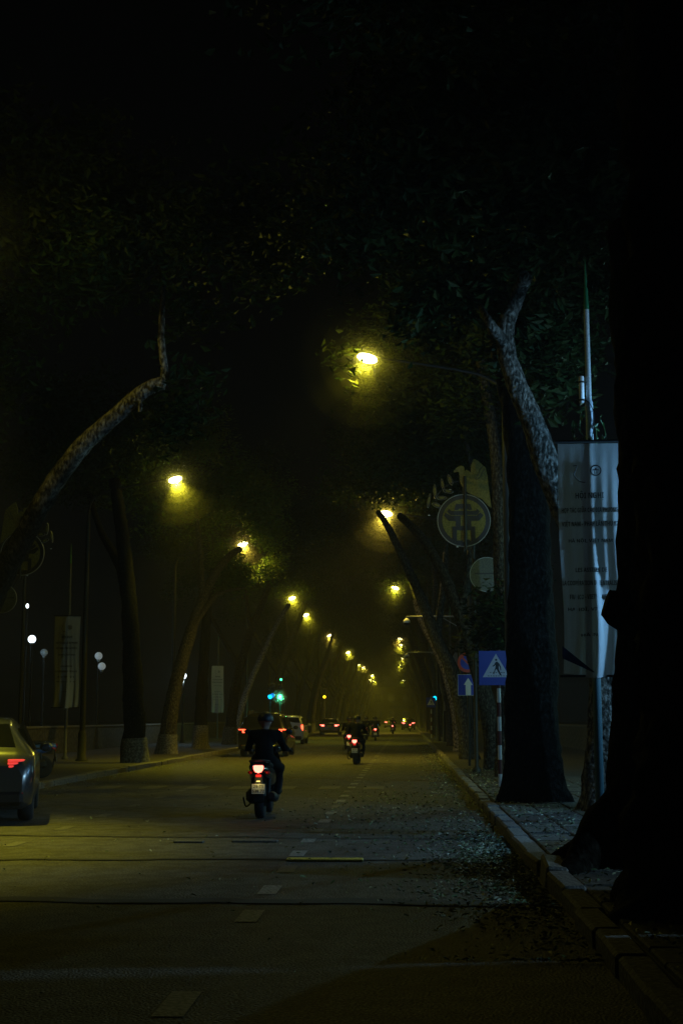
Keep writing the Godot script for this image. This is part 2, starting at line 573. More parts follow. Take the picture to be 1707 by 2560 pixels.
func make_ground() -> void:
	strip("ground", -400, 400, 60, -700, -0.03, M.soil)
	var road := strip("road", -7.62, 1.3, 14, -345, 0.0, M.asphalt)
	# lane dashes, right row then left row
	rng.seed = 11
	for row in [[-1.18, -6.9, 62, 1.57, 0.16], [-4.55, -11.0, 40, 2.35, 0.15]]:
		for i in row[2]:
			if rng.randf() < (0.08 if row[0] > -2.0 else 0.3): continue
			var st := shape()
			var z: float = row[1] - i * row[3] + rng.randf_range(-0.05, 0.05)
			st.set_smooth_group(-1)
			var x: float = row[0] + rng.randf_range(-0.012, 0.012)
			quad(st, Vector3(x - row[4] / 2, 0.005, z), Vector3(x - row[4] / 2, 0.005, z - 0.62), Vector3(x + row[4] / 2, 0.005, z - 0.62), Vector3(x + row[4] / 2, 0.005, z))
			part("lane_dash", st, M.worn_marking if i % 3 == 1 or row[0] < -2.0 else M.marking, road)
	# crossing bars by the crossing sign, and again at the lights
	for cz in [-28.4, -29.95, -93.0]:
		for i in 8:
			var x: float = -6.5 + i * 0.93
			if cz > -29.0 and i > 6: continue
			var st := shape()
			st.set_smooth_group(-1)
			var w := 0.42 if cz != -29.95 else 0.3
			var l := 1.25 if cz != -29.95 else 0.12
			quad(st, Vector3(x, 0.005, cz), Vector3(x, 0.005, cz - l), Vector3(x + w, 0.005, cz - l), Vector3(x + w, 0.005, cz))
			part("crossing_bar", st, M.worn_marking, road)
	# a raised yellow strip and a shorter worn one
	for b in [[-1.25, -0.46, -14.32, 0.2, M.yellow_marking], [-2.08, -1.54, -16.42, 0.14, M.worn_marking], [-2.75, -2.4, -16.3, 0.12, M.worn_marking]]:
		var st := shape()
		box(st, Vector3((b[0] + b[1]) / 2, 0.012, b[2]), Vector3(b[1] - b[0], 0.024, b[3]), Basis(), 0.008)
		part("raised_strip", st, b[4], road)
	# dark bands across the carriageway, shade put into the road colour
	for s in [[-11.0, 0.36, 0.05], [-14.0, 0.16, -0.5], [-17.1, 0.12, 0.25]]:
		var st := shape()
		st.set_smooth_group(-1)
		var n := 26
		for i in n:
			var q := []
			for e in [i, i + 1]:
				var x := lerpf(-7.6, 1.18, float(e) / n)
				var z: float = s[0] + s[2] * (x + 7.6) / 8.8 + bark_noise.get_noise_2d(x * 8.0, s[0] * 9.0) * 0.16 + bark_noise.get_noise_2d(x * 40.0, s[0] * 9.0) * 0.05
				var w: float = s[1] * (0.75 + 0.5 * bark_noise.get_noise_2d(x * 14.0 + 50.0, s[0]))
				q.append(Vector3(x, 0.009, z))
				q.append(Vector3(x, 0.009, z - w))
			quad(st, q[0], q[1], q[3], q[2])
		part("shade_band", st, M.shade_tone, road)
	# pavements
	var right := strip("pavement", 1.38, 7.5, 14, -345, 0.10, M.paver_dark, self, 0.3)
	var left := strip("pavement", -13.6, -7.78, 14, -345, 0.10, M.paver_dark, self, 0.3)
	describe(right, "right-hand pavement of worn square slabs under the trees")
	describe(left, "left-hand pavement under the row of trees")
	rng.seed = 5
	var slabs := []
	for v in 4:
		var st := shape()
		box(st, Vector3.ZERO, Vector3(0.482, 0.05, 0.482), Basis(), 0.012)
		slabs.append(done(st))
	for iz in 52:
		for ix in 5:
			var o := put("paving_slab", slabs[(ix + iz) % 4], M.pavers if rng.randf() < 0.7 else M.paver_dark, right, Vector3(1.63 + ix * 0.5, 0.106 + rng.randf_range(-0.006, 0.008), -6.0 - iz * 0.5))
			o.rotation = Vector3(rng.randf_range(-0.012, 0.012), rng.randf_range(-0.01, 0.01), rng.randf_range(-0.012, 0.012))
	# kerbs, stone by stone
	var stone := shape()
	box(stone, Vector3.ZERO, Vector3(0.19, 0.32, 0.97), Basis(), 0.022)
	var stone_mesh := done(stone)
	for side in [[1.27, -3.5, 70], [-7.69, -14.0, 80]]:
		var kerb := Node3D.new()
		kerb.name = numbered("kerb")
		add_child(kerb)
		describe(kerb, "", "", "", "structure")
		for i in side[2]:
			var o := put("kerb_stone", stone_mesh, M.kerb, kerb, Vector3(side[0] + rng.randf_range(-0.018, 0.018), -0.02 + rng.randf_range(-0.015, 0.015), side[1] - i))
			o.rotation = Vector3(rng.randf_range(-0.015, 0.015), rng.randf_range(-0.02, 0.02), rng.randf_range(-0.03, 0.03))
			if side[0] > 0.0 and i in [8, 9, 10]:
				o.rotation.z += [0.03, -0.07, 0.05][i - 8]
				o.rotation.y += [0.02, -0.04, 0.03][i - 8]
				o.position.y += [0.02, 0.06, 0.0][i - 8]
		var far := shape()
		var z0: float = side[1] - side[2] + 0.5
		box(far, Vector3(side[0], -0.02, (z0 - 345.0) / 2), Vector3(0.19, 0.32, 345.0 + z0), Basis(), 0.02)
		part("kerb_run", far, M.kerb, kerb)


func leaf_flake(size: float, curl: float) -> ArrayMesh:
	var st := shape()
	st.set_smooth_group(0)
	var p := [Vector3(0, 0.004, -0.5), Vector3(0.22, curl * 0.5, -0.1), Vector3(0.16, curl * 0.7, 0.25), Vector3(0, 0.004, 0.5), Vector3(-0.16, curl * 0.7, 0.25), Vector3(-0.22, curl * 0.5, -0.1), Vector3(0, 0.0, 0.05)]
	for i in 6:
		for v in [p[i], p[(i + 1) % 6], p[6]]: st.add_vertex(v * size)
	return done(st)


func scatter(called: String, label: String, mesh: Mesh, m: Material, places: Array, tints: Array) -> void:
	var mm := MultiMesh.new()
	mm.transform_format = MultiMesh.TRANSFORM_3D
	mm.use_colors = true
	mm.mesh = mesh
	mm.instance_count = places.size()
	for i in places.size():
		mm.set_instance_transform(i, places[i])
		mm.set_instance_color(i, tints[i])
	var o := MultiMeshInstance3D.new()
	o.name = numbered(called)
	o.multimesh = mm
	o.material_override = m
	add_child(o)
	describe(o, label, "leaf litter", "", "stuff")


func make_litter() -> void:
	rng.seed = 77
	var flake := leaf_flake(0.62, 0.22)
	var places := []
	var tints := []
	var colors := [Color(0.16, 0.24, 0.11), Color(0.08, 0.15, 0.06), Color(0.28, 0.29, 0.17), Color(0.1, 0.085, 0.05), Color(0.42, 0.46, 0.36), Color(0.1, 0.13, 0.07)]
	var drop := func(x: float, y: float, z: float, size: float) -> void:
		var b := Basis(Vector3.UP, rng.randf() * TAU) * Basis(Vector3.RIGHT, rng.randf_range(-0.5, 0.5)) * Basis(Vector3.BACK, rng.randf_range(-0.5, 0.5))
		places.append(Transform3D(b.scaled(Vector3.ONE * size), Vector3(x, y + size * 0.12, z)))
		tints.append(colors[rng.randi() % colors.size()])
	for i in 4200:   # the drift in the gutter by the second tree
		var t := rng.randf()
		var z := -rng.randfn(13.6, 2.3)
		var x := 1.16 - absf(rng.randfn(0.0, 0.42)) * (1.3 - 0.4 * t)
		drop.call(x, 0.006, minf(z, -8.5), rng.randf_range(0.045, 0.1))
	for i in 2600:   # along the gutter
		drop.call(1.17 - absf(rng.randfn(0.0, 0.4)), 0.006, -rng.randf_range(16.0, 75.0), rng.randf_range(0.05, 0.11))
	for i in 900:    # the middle of the road
		drop.call(rng.randfn(-0.35, 0.75), 0.006, -rng.randfn(21.0, 4.0), rng.randf_range(0.05, 0.12))
	for i in 900:
		drop.call(rng.randf_range(-7.5, 1.1), 0.006, -rng.randf_range(7.0, 70.0), rng.randf_range(0.04, 0.09))
	for i in 3000:   # on the pavement
		drop.call(1.4 + absf(rng.randfn(0.0, 0.9)), 0.135, -(6.0 + 30.0 * pow(rng.randf(), 1.4)), rng.randf_range(0.045, 0.11))
	for i in 700:    # left gutter
		drop.call(-7.55 + absf(rng.randfn(0.0, 0.5)), 0.006, -rng.randf_range(18.0, 70.0), rng.randf_range(0.05, 0.1))
	scatter("leaf_litter", "fallen leaves thick along the right kerb and thin across the road", flake, M.litter, places, tints)


# ---------- trees ----------
func bough(st: SurfaceTool, pts: Array, r0: float, r1: float, sides: int, rough: float, seed_: float, flare := 0.0, step := 0.22) -> void:
	var c := curve(pts, step)
	var base: Vector3 = c[0]
	var radii := []
	var total := float(c.size() - 1)
	for i in c.size(): radii.append(lerpf(r0, r1, pow(i / total, 0.8)))
	var rings := frame_rings(c, radii, sides)
	for i in rings.size():
		var ring: PackedVector3Array = rings[i]
		for k in sides:
			var d: Vector3 = ring[k] - c[i]
			var h: float = c[i].y - base.y
			var q: Vector3 = ring[k] * 1.0
			var bump := 1.0 + rough * (bark_noise.get_noise_3d(q.x * 55.0 + seed_, q.y * 14.0, q.z * 55.0) * 0.9 + bark_noise.get_noise_3d(q.x * 160.0, q.y * 60.0 + seed_, q.z * 160.0) * 0.45)
			if flare > 0.0:
				var t := atan2(d.z, d.x)
				bump *= 1.0 + flare * exp(-h / 0.42) * (0.42 + 0.58 * maxf(0.0, cos(t * 3.0 + seed_)))
			ring[k] = c[i] + d * bump
		rings[i] = ring
	loft(st, rings)


func make_sprigs() -> void:
	rng.seed = 3
	for v in 3:
		var st := shape()
		st.set_smooth_group(-1)
		for i in 11:
			var a := rng.randf() * TAU
			var along := Vector3(rng.randf_range(-0.3, 0.3), rng.randf_range(-0.3, 0.18), rng.randf_range(-0.3, 0.3))
			var d := Vector3(cos(a), rng.randf_range(-0.75, 0.15), sin(a)).normalized()
			var w := d.cross(Vector3.UP).normalized() * rng.randf_range(0.03, 0.045)
			var l := rng.randf_range(0.11, 0.18)
			var droop := Vector3(0, -0.02, 0)
			quad(st, along, along + d * l * 0.5 + w + droop, along + d * l, along + d * l * 0.5 - w + droop)
		sprigs.append(done(st))


func crown(parent: Node3D, blobs: Array, count: int, seed_: int, low := -1.0) -> void:
	var r := RandomNumberGenerator.new()
	r.seed = seed_
	var total := 0.0
	for b in blobs: total += pow(b[1], 2.2)
	var mm := MultiMesh.new()
	mm.transform_format = MultiMesh.TRANSFORM_3D
	mm.use_colors = true
	mm.mesh = sprigs[seed_ % 3]
	var xs := []
	for b in blobs:
		var n := int(count * pow(b[1], 2.2) / total)
		var subs := []
		for k in maxi(4, n / 45):
			subs.append(b[0] + Vector3(r.randfn(), r.randfn() * 0.75, r.randfn()).normalized() * b[1] * (0.35 + 0.65 * sqrt(r.randf())))
		for k in n:
			var c: Vector3 = subs[r.randi() % subs.size()]
			var p: Vector3 = c + Vector3(r.randfn(), r.randfn() * 0.8, r.randfn()) * b[1] * 0.17
			if p.y < low: continue
			var s := r.randf_range(0.8, 1.7)
			xs.append(Transform3D(Basis.from_euler(Vector3(r.randf_range(-0.6, 0.6), r.randf() * TAU, r.randf_range(-0.6, 0.6))).scaled(Vector3.ONE * s), p))
	mm.instance_count = xs.size()
	for i in xs.size():
		mm.set_instance_transform(i, xs[i])
		var v := r.randf_range(0.65, 1.25) * (1.9 if seed_ == 11 else 0.6)  # leaves of the tree by one lamp paler, lamplight put into their colour
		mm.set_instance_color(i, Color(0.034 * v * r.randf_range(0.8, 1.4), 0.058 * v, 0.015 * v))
	var o := MultiMeshInstance3D.new()
	o.name = "crown"
	o.multimesh = mm
	o.material_override = M.leaf
	parent.add_child(o, true)
	o.set_meta("kind", "stuff")


func tree(label: String, paths: Array, blobs: Array, count: int, seed_: int, bark: Material, sides := 16, rough := 0.22, flare := 0.6, white := 0.0, low := -1.0, group := "street trees along both kerbs", bough_bark: Material = null) -> Node3D:
	var base: Vector3 = paths[0][0][0]
	var t := thing("street_tree", label, "tree", base, 0.0, group)
	for i in paths.size():
		var st := shape()
		var pts: Array = paths[i][0].map(func(p): return p - base)
		bough(st, pts, paths[i][1], paths[i][2], sides if i == 0 else maxi(8, sides - 6), rough, seed_ * 3.7 + i, flare if i == 0 else 0.0, 0.12 if sides > 20 else 0.25)
		part("trunk" if i == 0 else "branch", st, bough_bark if i > 0 and bough_bark else bark, t)
	if white > 0.0:
		var st := shape()
		var c := curve(paths[0][0].map(func(p): return p - base), 0.25)
		var pts := []
		for p in c:
			if p.y < white: pts.append(p)
		bough(st, pts, paths[0][1] * 1.05, paths[0][1] * 1.04, sides, rough, seed_ * 3.7, flare, 0.25)
		part("whitewash", st, M.whitewash, t)
	if blobs:
		crown(t, blobs.map(func(b): return [b[0] - base, b[1]]), count, seed_, low - base.y if low > 0.0 else -100.0)
	return t


# lamplight put into the bark tone: pale between two heights, shaded dark elsewhere
func paint_bark_light(t: Node3D, low0: float, low1: float, high0: float, high1: float) -> void:
	for c in t.get_children():
		if not c is MeshInstance3D: continue
		var arrays: Array = c.mesh.surface_get_arrays(0)
		var vs: PackedVector3Array = arrays[Mesh.ARRAY_VERTEX]
		var tones := PackedColorArray()
		for v in vs:
			var y := v.y + bark_noise.get_noise_3d(v.x * 30.0, v.y * 30.0, v.z * 30.0) * 1.6
			var k := lerpf(0.08, 1.0, smoothstep(low0, low1, y) * (1.0 - smoothstep(high0, high1, y)))
			tones.append(Color(k, k, k))
		arrays[Mesh.ARRAY_COLOR] = tones
		var am := ArrayMesh.new()
		am.add_surface_from_arrays(Mesh.PRIMITIVE_TRIANGLES, arrays)
		c.mesh = am


func make_trees() -> void:
	# right-hand side, near to far
	tree("massive fluted trunk at the right edge, nearest the camera",
		[[[Vector3(2.62, 0, -9.9), Vector3(2.6, 1.2, -9.95), Vector3(2.55, 3.2, -10.0), Vector3(2.5, 6.0, -10.1), Vector3(2.4, 9.0, -10.2), Vector3(2.2, 12.0, -10.0)], 0.98, 0.6],
		[[Vector3(2.5, 7.2, -10.1), Vector3(1.4, 9.6, -10.8), Vector3(-0.5, 11.6, -11.6), Vector3(-2.5, 12.8, -12.2)], 0.34, 0.1],
		[[Vector3(2.4, 8.6, -10.2), Vector3(3.8, 11.0, -11.6), Vector3(5.0, 13.0, -12.6)], 0.3, 0.1]],
		[[Vector3(-1.5, 13.2, -12.0), 3.2], [Vector3(2.2, 14.5, -10.2), 3.4], [Vector3(5.4, 13.2, -12.8), 2.8]], 2600, 1, M.shaded_bark, 40, 0.3, 0.4, 0.0, 9.6)
	tree("black broad trunk with a burl and spreading roots beside the grey banner",
		[[[Vector3(2.338, 0.000, -12.900), Vector3(2.379, 0.560, -12.900), Vector3(2.425, 1.432, -12.900), Vector3(2.450, 2.547, -12.900), Vector3(2.442, 3.692, -12.900), Vector3(2.425, 4.869, -12.900), Vector3(2.356, 6.243, -12.900)], 0.53, 0.36],
		[[Vector3(2.35, 1.0, -12.8), Vector3(1.8, 0.5, -12.75), Vector3(1.5, 0.16, -12.4), Vector3(1.3, 0.04, -12.0)], 0.3, 0.1],
		[[Vector3(2.3, 1.15, -12.8), Vector3(1.78, 0.4, -13.1), Vector3(1.42, 0.1, -13.6)], 0.22, 0.07],
		[[Vector3(2.375, 2.322, -12.900), Vector3(2.036, 2.432, -12.850), Vector3(1.897, 2.496, -12.800), Vector3(1.853, 2.511, -12.800)], 0.24, 0.13]],
		[[Vector3(1.116, 9.291, -14.600), 2.3], [Vector3(2.502, 8.310, -13.600), 2.6]], 1700, 2, M.shaded_bark, 36, 0.26, 0.75, 0.0, 9.8)
	tree("thick dark trunk standing between the crossing sign and the grey banner",
		[[[Vector3(2.012, 0.000, -22.500), Vector3(2.014, 0.777, -22.500), Vector3(2.035, 2.389, -22.500), Vector3(2.052, 4.047, -22.600), Vector3(2.044, 5.433, -22.800), Vector3(1.929, 6.915, -23.200), Vector3(1.717, 8.386, -23.800), Vector3(1.568, 10.257, -24.400)], 0.48, 0.2]],
		[[Vector3(1.164, 10.164, -20.800), 2.6], [Vector3(2.575, 10.014, -21.500), 2.4], [Vector3(-1.318, 8.869, -28.000), 0.22], [Vector3(-1.428, 9.460, -29.200), 0.25]], 1900, 3, M.shaded_bark, 26, 0.24, 0.6, 0.0, 8.6)
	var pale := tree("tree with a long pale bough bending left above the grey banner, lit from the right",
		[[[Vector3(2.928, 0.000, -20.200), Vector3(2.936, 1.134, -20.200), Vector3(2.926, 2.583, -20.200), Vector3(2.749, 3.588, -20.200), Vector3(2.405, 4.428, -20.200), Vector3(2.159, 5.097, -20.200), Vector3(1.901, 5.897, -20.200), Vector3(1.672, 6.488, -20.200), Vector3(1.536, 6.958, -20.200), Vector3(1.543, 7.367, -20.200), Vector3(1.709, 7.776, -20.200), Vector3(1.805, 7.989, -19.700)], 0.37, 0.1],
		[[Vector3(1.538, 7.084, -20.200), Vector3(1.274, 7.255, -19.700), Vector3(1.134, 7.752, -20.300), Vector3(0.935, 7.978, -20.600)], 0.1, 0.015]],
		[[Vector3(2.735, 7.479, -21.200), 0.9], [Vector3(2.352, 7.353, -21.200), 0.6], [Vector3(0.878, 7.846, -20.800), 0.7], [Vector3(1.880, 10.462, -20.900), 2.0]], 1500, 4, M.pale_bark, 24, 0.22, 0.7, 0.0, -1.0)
	paint_bark_light(pale, -2.0, -1.0, 6.6, 8.6)
	tree("slim tree with leafy shoots behind the crossing sign",
		[[[Vector3(2.201, 0.000, -31.500), Vector3(2.230, 1.857, -31.500), Vector3(2.224, 3.591, -31.500), Vector3(2.177, 5.074, -31.500), Vector3(2.124, 7.434, -31.500), Vector3(1.787, 9.852, -31.500)], 0.22, 0.12]],
		[[Vector3(2.079, 3.448, -31.000), 0.5], [Vector3(1.859, 3.286, -31.000), 0.35], [Vector3(2.139, 3.784, -31.000), 0.35], [Vector3(2.005, 4.211, -31.200), 0.3], [Vector3(1.637, 10.985, -32.000), 2.4]], 1900, 5, M.bark, 16, 0.25, 0.6)
	tree("trunk leaning over the road that hides part of the one-way sign",
		[[[Vector3(2.321, 0.000, -36.500), Vector3(2.213, 1.189, -36.500), Vector3(1.998, 2.237, -36.500), Vector3(1.782, 3.086, -36.600), Vector3(1.450, 4.185, -37.000), Vector3(0.948, 5.605, -38.000), Vector3(0.407, 6.647, -39.000), Vector3(-0.171, 7.383, -40.000)], 0.26, 0.11],
		[[Vector3(1.450, 4.185, -37.000), Vector3(1.765, 5.769, -37.500), Vector3(1.982, 7.527, -38.000), Vector3(1.693, 9.593, -38.500)], 0.13, 0.06]],
		[[Vector3(-0.045, 8.767, -41.000), 1.9], [Vector3(1.652, 10.892, -40.000), 2.6], [Vector3(0.609, 10.821, -43.000), 2.4]], 2200, 6, M.bark, 18, 0.2, 0.5, 0.0, 8.9)
	tree("dark tree whose bare bough reaches up to the second lamp on the right",
		[[[Vector3(2.031, 0.000, -46.000), Vector3(1.891, 1.384, -46.000), Vector3(1.511, 2.974, -46.000), Vector3(1.018, 4.057, -46.200), Vector3(0.468, 5.585, -46.600), Vector3(-0.141, 7.039, -47.200), Vector3(-0.705, 8.285, -48.000), Vector3(-0.999, 8.795, -48.500)], 0.3, 0.1],
		[[Vector3(1.018, 4.057, -46.200), Vector3(1.306, 6.172, -47.000), Vector3(1.484, 8.341, -47.500)], 0.14, 0.06]],
		[[Vector3(-1.696, 10.539, -50.000), 1.6], [Vector3(1.545, 9.737, -49.000), 2.4], [Vector3(0.101, 11.169, -51.000), 2.4]], 2000, 7, M.bark, 16, 0.2, 0.5, 0.0, 9.4)
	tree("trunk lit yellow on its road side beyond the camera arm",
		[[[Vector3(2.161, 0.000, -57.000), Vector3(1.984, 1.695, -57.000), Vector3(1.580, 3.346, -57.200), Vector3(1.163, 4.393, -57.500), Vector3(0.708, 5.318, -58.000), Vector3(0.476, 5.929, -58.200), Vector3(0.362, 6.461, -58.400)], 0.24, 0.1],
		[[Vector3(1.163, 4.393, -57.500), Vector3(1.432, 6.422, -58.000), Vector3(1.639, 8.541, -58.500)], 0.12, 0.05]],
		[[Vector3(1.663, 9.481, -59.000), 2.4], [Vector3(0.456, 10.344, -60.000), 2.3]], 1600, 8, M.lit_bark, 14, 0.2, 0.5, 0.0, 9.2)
	tree("unseen tree added right of the massive trunk to shade the near road",
		[[[Vector3(5.3, 0, -8.65), Vector3(5.27, 2.5, -8.65), Vector3(5.2, 6, -8.7), Vector3(5.0, 10, -9.0)], 0.76, 0.5]],
		[[Vector3(5.0, 12.0, -9.3), 2.6]], 900, 16, M.shaded_bark, 20, 0.24, 0.4)  # extra tree out of view, put here to block the globe lamp
	# left-hand side, near to far
	var lamplit := tree("tree at the left edge with a long bough lit yellow from above",
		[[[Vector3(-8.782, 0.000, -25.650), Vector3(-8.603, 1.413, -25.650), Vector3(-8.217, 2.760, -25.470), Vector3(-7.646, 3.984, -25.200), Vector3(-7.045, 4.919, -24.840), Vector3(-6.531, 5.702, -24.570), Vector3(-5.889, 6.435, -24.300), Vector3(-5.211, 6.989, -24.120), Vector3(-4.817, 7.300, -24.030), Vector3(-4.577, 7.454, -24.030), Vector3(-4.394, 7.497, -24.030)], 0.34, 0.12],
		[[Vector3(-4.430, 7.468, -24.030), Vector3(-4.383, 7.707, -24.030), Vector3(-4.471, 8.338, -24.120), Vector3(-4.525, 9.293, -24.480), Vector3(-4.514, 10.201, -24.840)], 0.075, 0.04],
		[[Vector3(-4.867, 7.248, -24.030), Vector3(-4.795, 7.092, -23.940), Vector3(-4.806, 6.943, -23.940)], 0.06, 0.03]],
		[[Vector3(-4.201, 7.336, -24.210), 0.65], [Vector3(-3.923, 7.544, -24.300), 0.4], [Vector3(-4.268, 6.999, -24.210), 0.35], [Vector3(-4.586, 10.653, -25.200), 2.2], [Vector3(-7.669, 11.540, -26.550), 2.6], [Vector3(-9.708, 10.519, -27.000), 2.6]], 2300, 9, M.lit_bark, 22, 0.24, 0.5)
	paint_bark_light(lamplit, 5.0, 7.0, 7.9, 8.9)
	tree("dark forked trunk with a whitewashed foot, just past the left banner",
		[[[Vector3(-8.333, 0.000, -42.000), Vector3(-8.389, 1.389, -42.000), Vector3(-8.546, 3.236, -42.200), Vector3(-8.753, 5.133, -42.500), Vector3(-9.083, 7.111, -43.000), Vector3(-9.528, 9.161, -43.500)], 0.36, 0.18],
		[[Vector3(-8.716, 4.628, -42.500), Vector3(-9.207, 6.228, -43.200), Vector3(-10.076, 7.646, -44.000), Vector3(-10.753, 9.159, -45.000)], 0.18, 0.08]],
		[[Vector3(-10.670, 11.096, -45.000), 2.8], [Vector3(-11.885, 11.035, -46.000), 2.0]], 1800, 10, M.shaded_bark, 16, 0.24, 0.6, 1.0, 8.6)
	tree("whitewashed trunk bending up to the third lamp on the left",
		[[[Vector3(-9.101, 0.000, -52.000), Vector3(-9.035, 1.375, -52.000), Vector3(-8.795, 3.050, -52.400), Vector3(-8.482, 4.623, -53.000), Vector3(-8.151, 6.118, -54.000), Vector3(-7.760, 7.315, -55.000), Vector3(-7.374, 8.089, -56.000), Vector3(-6.983, 8.496, -56.600)], 0.34, 0.13],
		[[Vector3(-8.392, 4.857, -53.000), Vector3(-7.765, 6.116, -54.000), Vector3(-7.421, 6.527, -55.000), Vector3(-6.844, 6.878, -57.000)], 0.12, 0.05],
		[[Vector3(-8.151, 6.118, -54.000), Vector3(-8.355, 8.114, -54.500), Vector3(-8.626, 10.000, -55.000)], 0.16, 0.07]],
		[[Vector3(-7.378, 7.457, -58.500), 0.9], [Vector3(-7.907, 7.896, -58.500), 0.7], [Vector3(-6.829, 7.857, -59.000), 0.5], [Vector3(-8.125, 8.510, -58.500), 0.5], [Vector3(-5.965, 8.409, -60.000), 0.7], [Vector3(-8.977, 11.691, -56.000), 2.6], [Vector3(-7.304, 10.965, -59.000), 2.0]], 2900, 11, M.bark, 16, 0.22, 0.6, 1.1)
	tree("straight dark trunk with a whitewashed foot left of the far banner",
		[[[Vector3(-9.361, 0.000, -62.000), Vector3(-9.335, 1.719, -62.000), Vector3(-9.317, 4.088, -62.500), Vector3(-9.241, 6.521, -63.000), Vector3(-9.038, 8.887, -64.000)], 0.32, 0.16]],
		[[Vector3(-9.598, 10.961, -65.000), 2.8]], 1000, 12, M.shaded_bark, 14, 0.24, 0.6, 1.2, 8.8)
	tree("leaning trunk lit yellow below the fourth lamp on the left",
		[[[Vector3(-10.600, 0.000, -84.000), Vector3(-10.251, 1.814, -84.000), Vector3(-9.580, 3.764, -84.000), Vector3(-8.967, 5.252, -84.400), Vector3(-8.167, 7.147, -85.000), Vector3(-7.457, 8.556, -86.000)], 0.24, 0.13]],
		[[Vector3(-8.404, 10.812, -90.000), 2.6], [Vector3(-10.835, 10.354, -88.000), 2.8]], 1400, 13, M.lit_bark, 14, 0.2, 0.5, 0.0, 9.4)
	# the rest of the two rows, as turned and resized copies
	var protos := []
	for side in [-1.0, 1.0]:
		var s: float = -side
		var b := Vector3(-9.2, 0, -71.0) if side < 0.0 else Vector3(2.3, 0, -68.0)
		var mk := func(a: Array) -> Array: return a.map(func(q): return b + Vector3(q[0] * s, q[1], q[2]))
		protos.append(tree("first plain dark tree beyond the lit trunks in the left row" if side < 0.0 else "first plain dark tree beyond the camera arms in the right row",
			[[mk.call([[0, 0, 0], [0.15, 2, 0], [0.5, 4, 0.1], [1.1, 6, 0.2], [1.9, 8, 0.3], [2.4, 10, 0.4]]), 0.34, 0.13],
			[mk.call([[0.5, 4, 0.1], [-0.9, 6.3, -0.6], [-1.8, 8.2, -1.2], [-2.3, 10, -1.6]]), 0.17, 0.06],
			[mk.call([[1.1, 6, 0.2], [0.9, 8.0, 1.2], [1.2, 10.4, 2.0]]), 0.14, 0.06]],
			[[b + Vector3(2.9 * s, 11.4, 0.4), 2.6], [b + Vector3(-2.6 * s, 10.2, -1.6), 2.6], [b + Vector3(1.4 * s, 12.6, 2.4), 2.5], [b + Vector3(0.5 * s, 13.6, 0), 3.0], [b + Vector3(5.0 * s, 12.2, -0.6), 2.4], [b + Vector3(-2.4 * s, 8.0, 1.4), 1.5]], 1700, 14 if side < 0.0 else 15, M.bark, 12, 0.22, 0.5, 1.1 if side < 0.0 else 0.0, 6.6))
	var nth := ["second", "third", "fourth", "fifth", "sixth", "seventh", "eighth", "ninth", "tenth", "eleventh", "twelfth", "thirteenth", "fourteenth", "fifteenth", "sixteenth", "seventeenth", "eighteenth"]
	rng.seed = 21
	for i in 17:
		var z := -96.0 - i * 14.2 + rng.randf_range(-2.0, 2.0)
		copy_of(protos[0], "%s plain dark tree beyond the lit trunks in the left row" % nth[i], Vector3(-9.3 + rng.randf_range(-0.3, 0.3), 0, z), rng.randf_range(-0.35, 0.35), rng.randf_range(0.92, 1.12))
		copy_of(protos[1], "%s plain dark tree beyond the camera arms in the right row" % nth[i], Vector3(2.4 + rng.randf_range(-0.25, 0.25), 0, z + 12.0), rng.randf_range(-0.35, 0.35), rng.randf_range(0.92, 1.12))


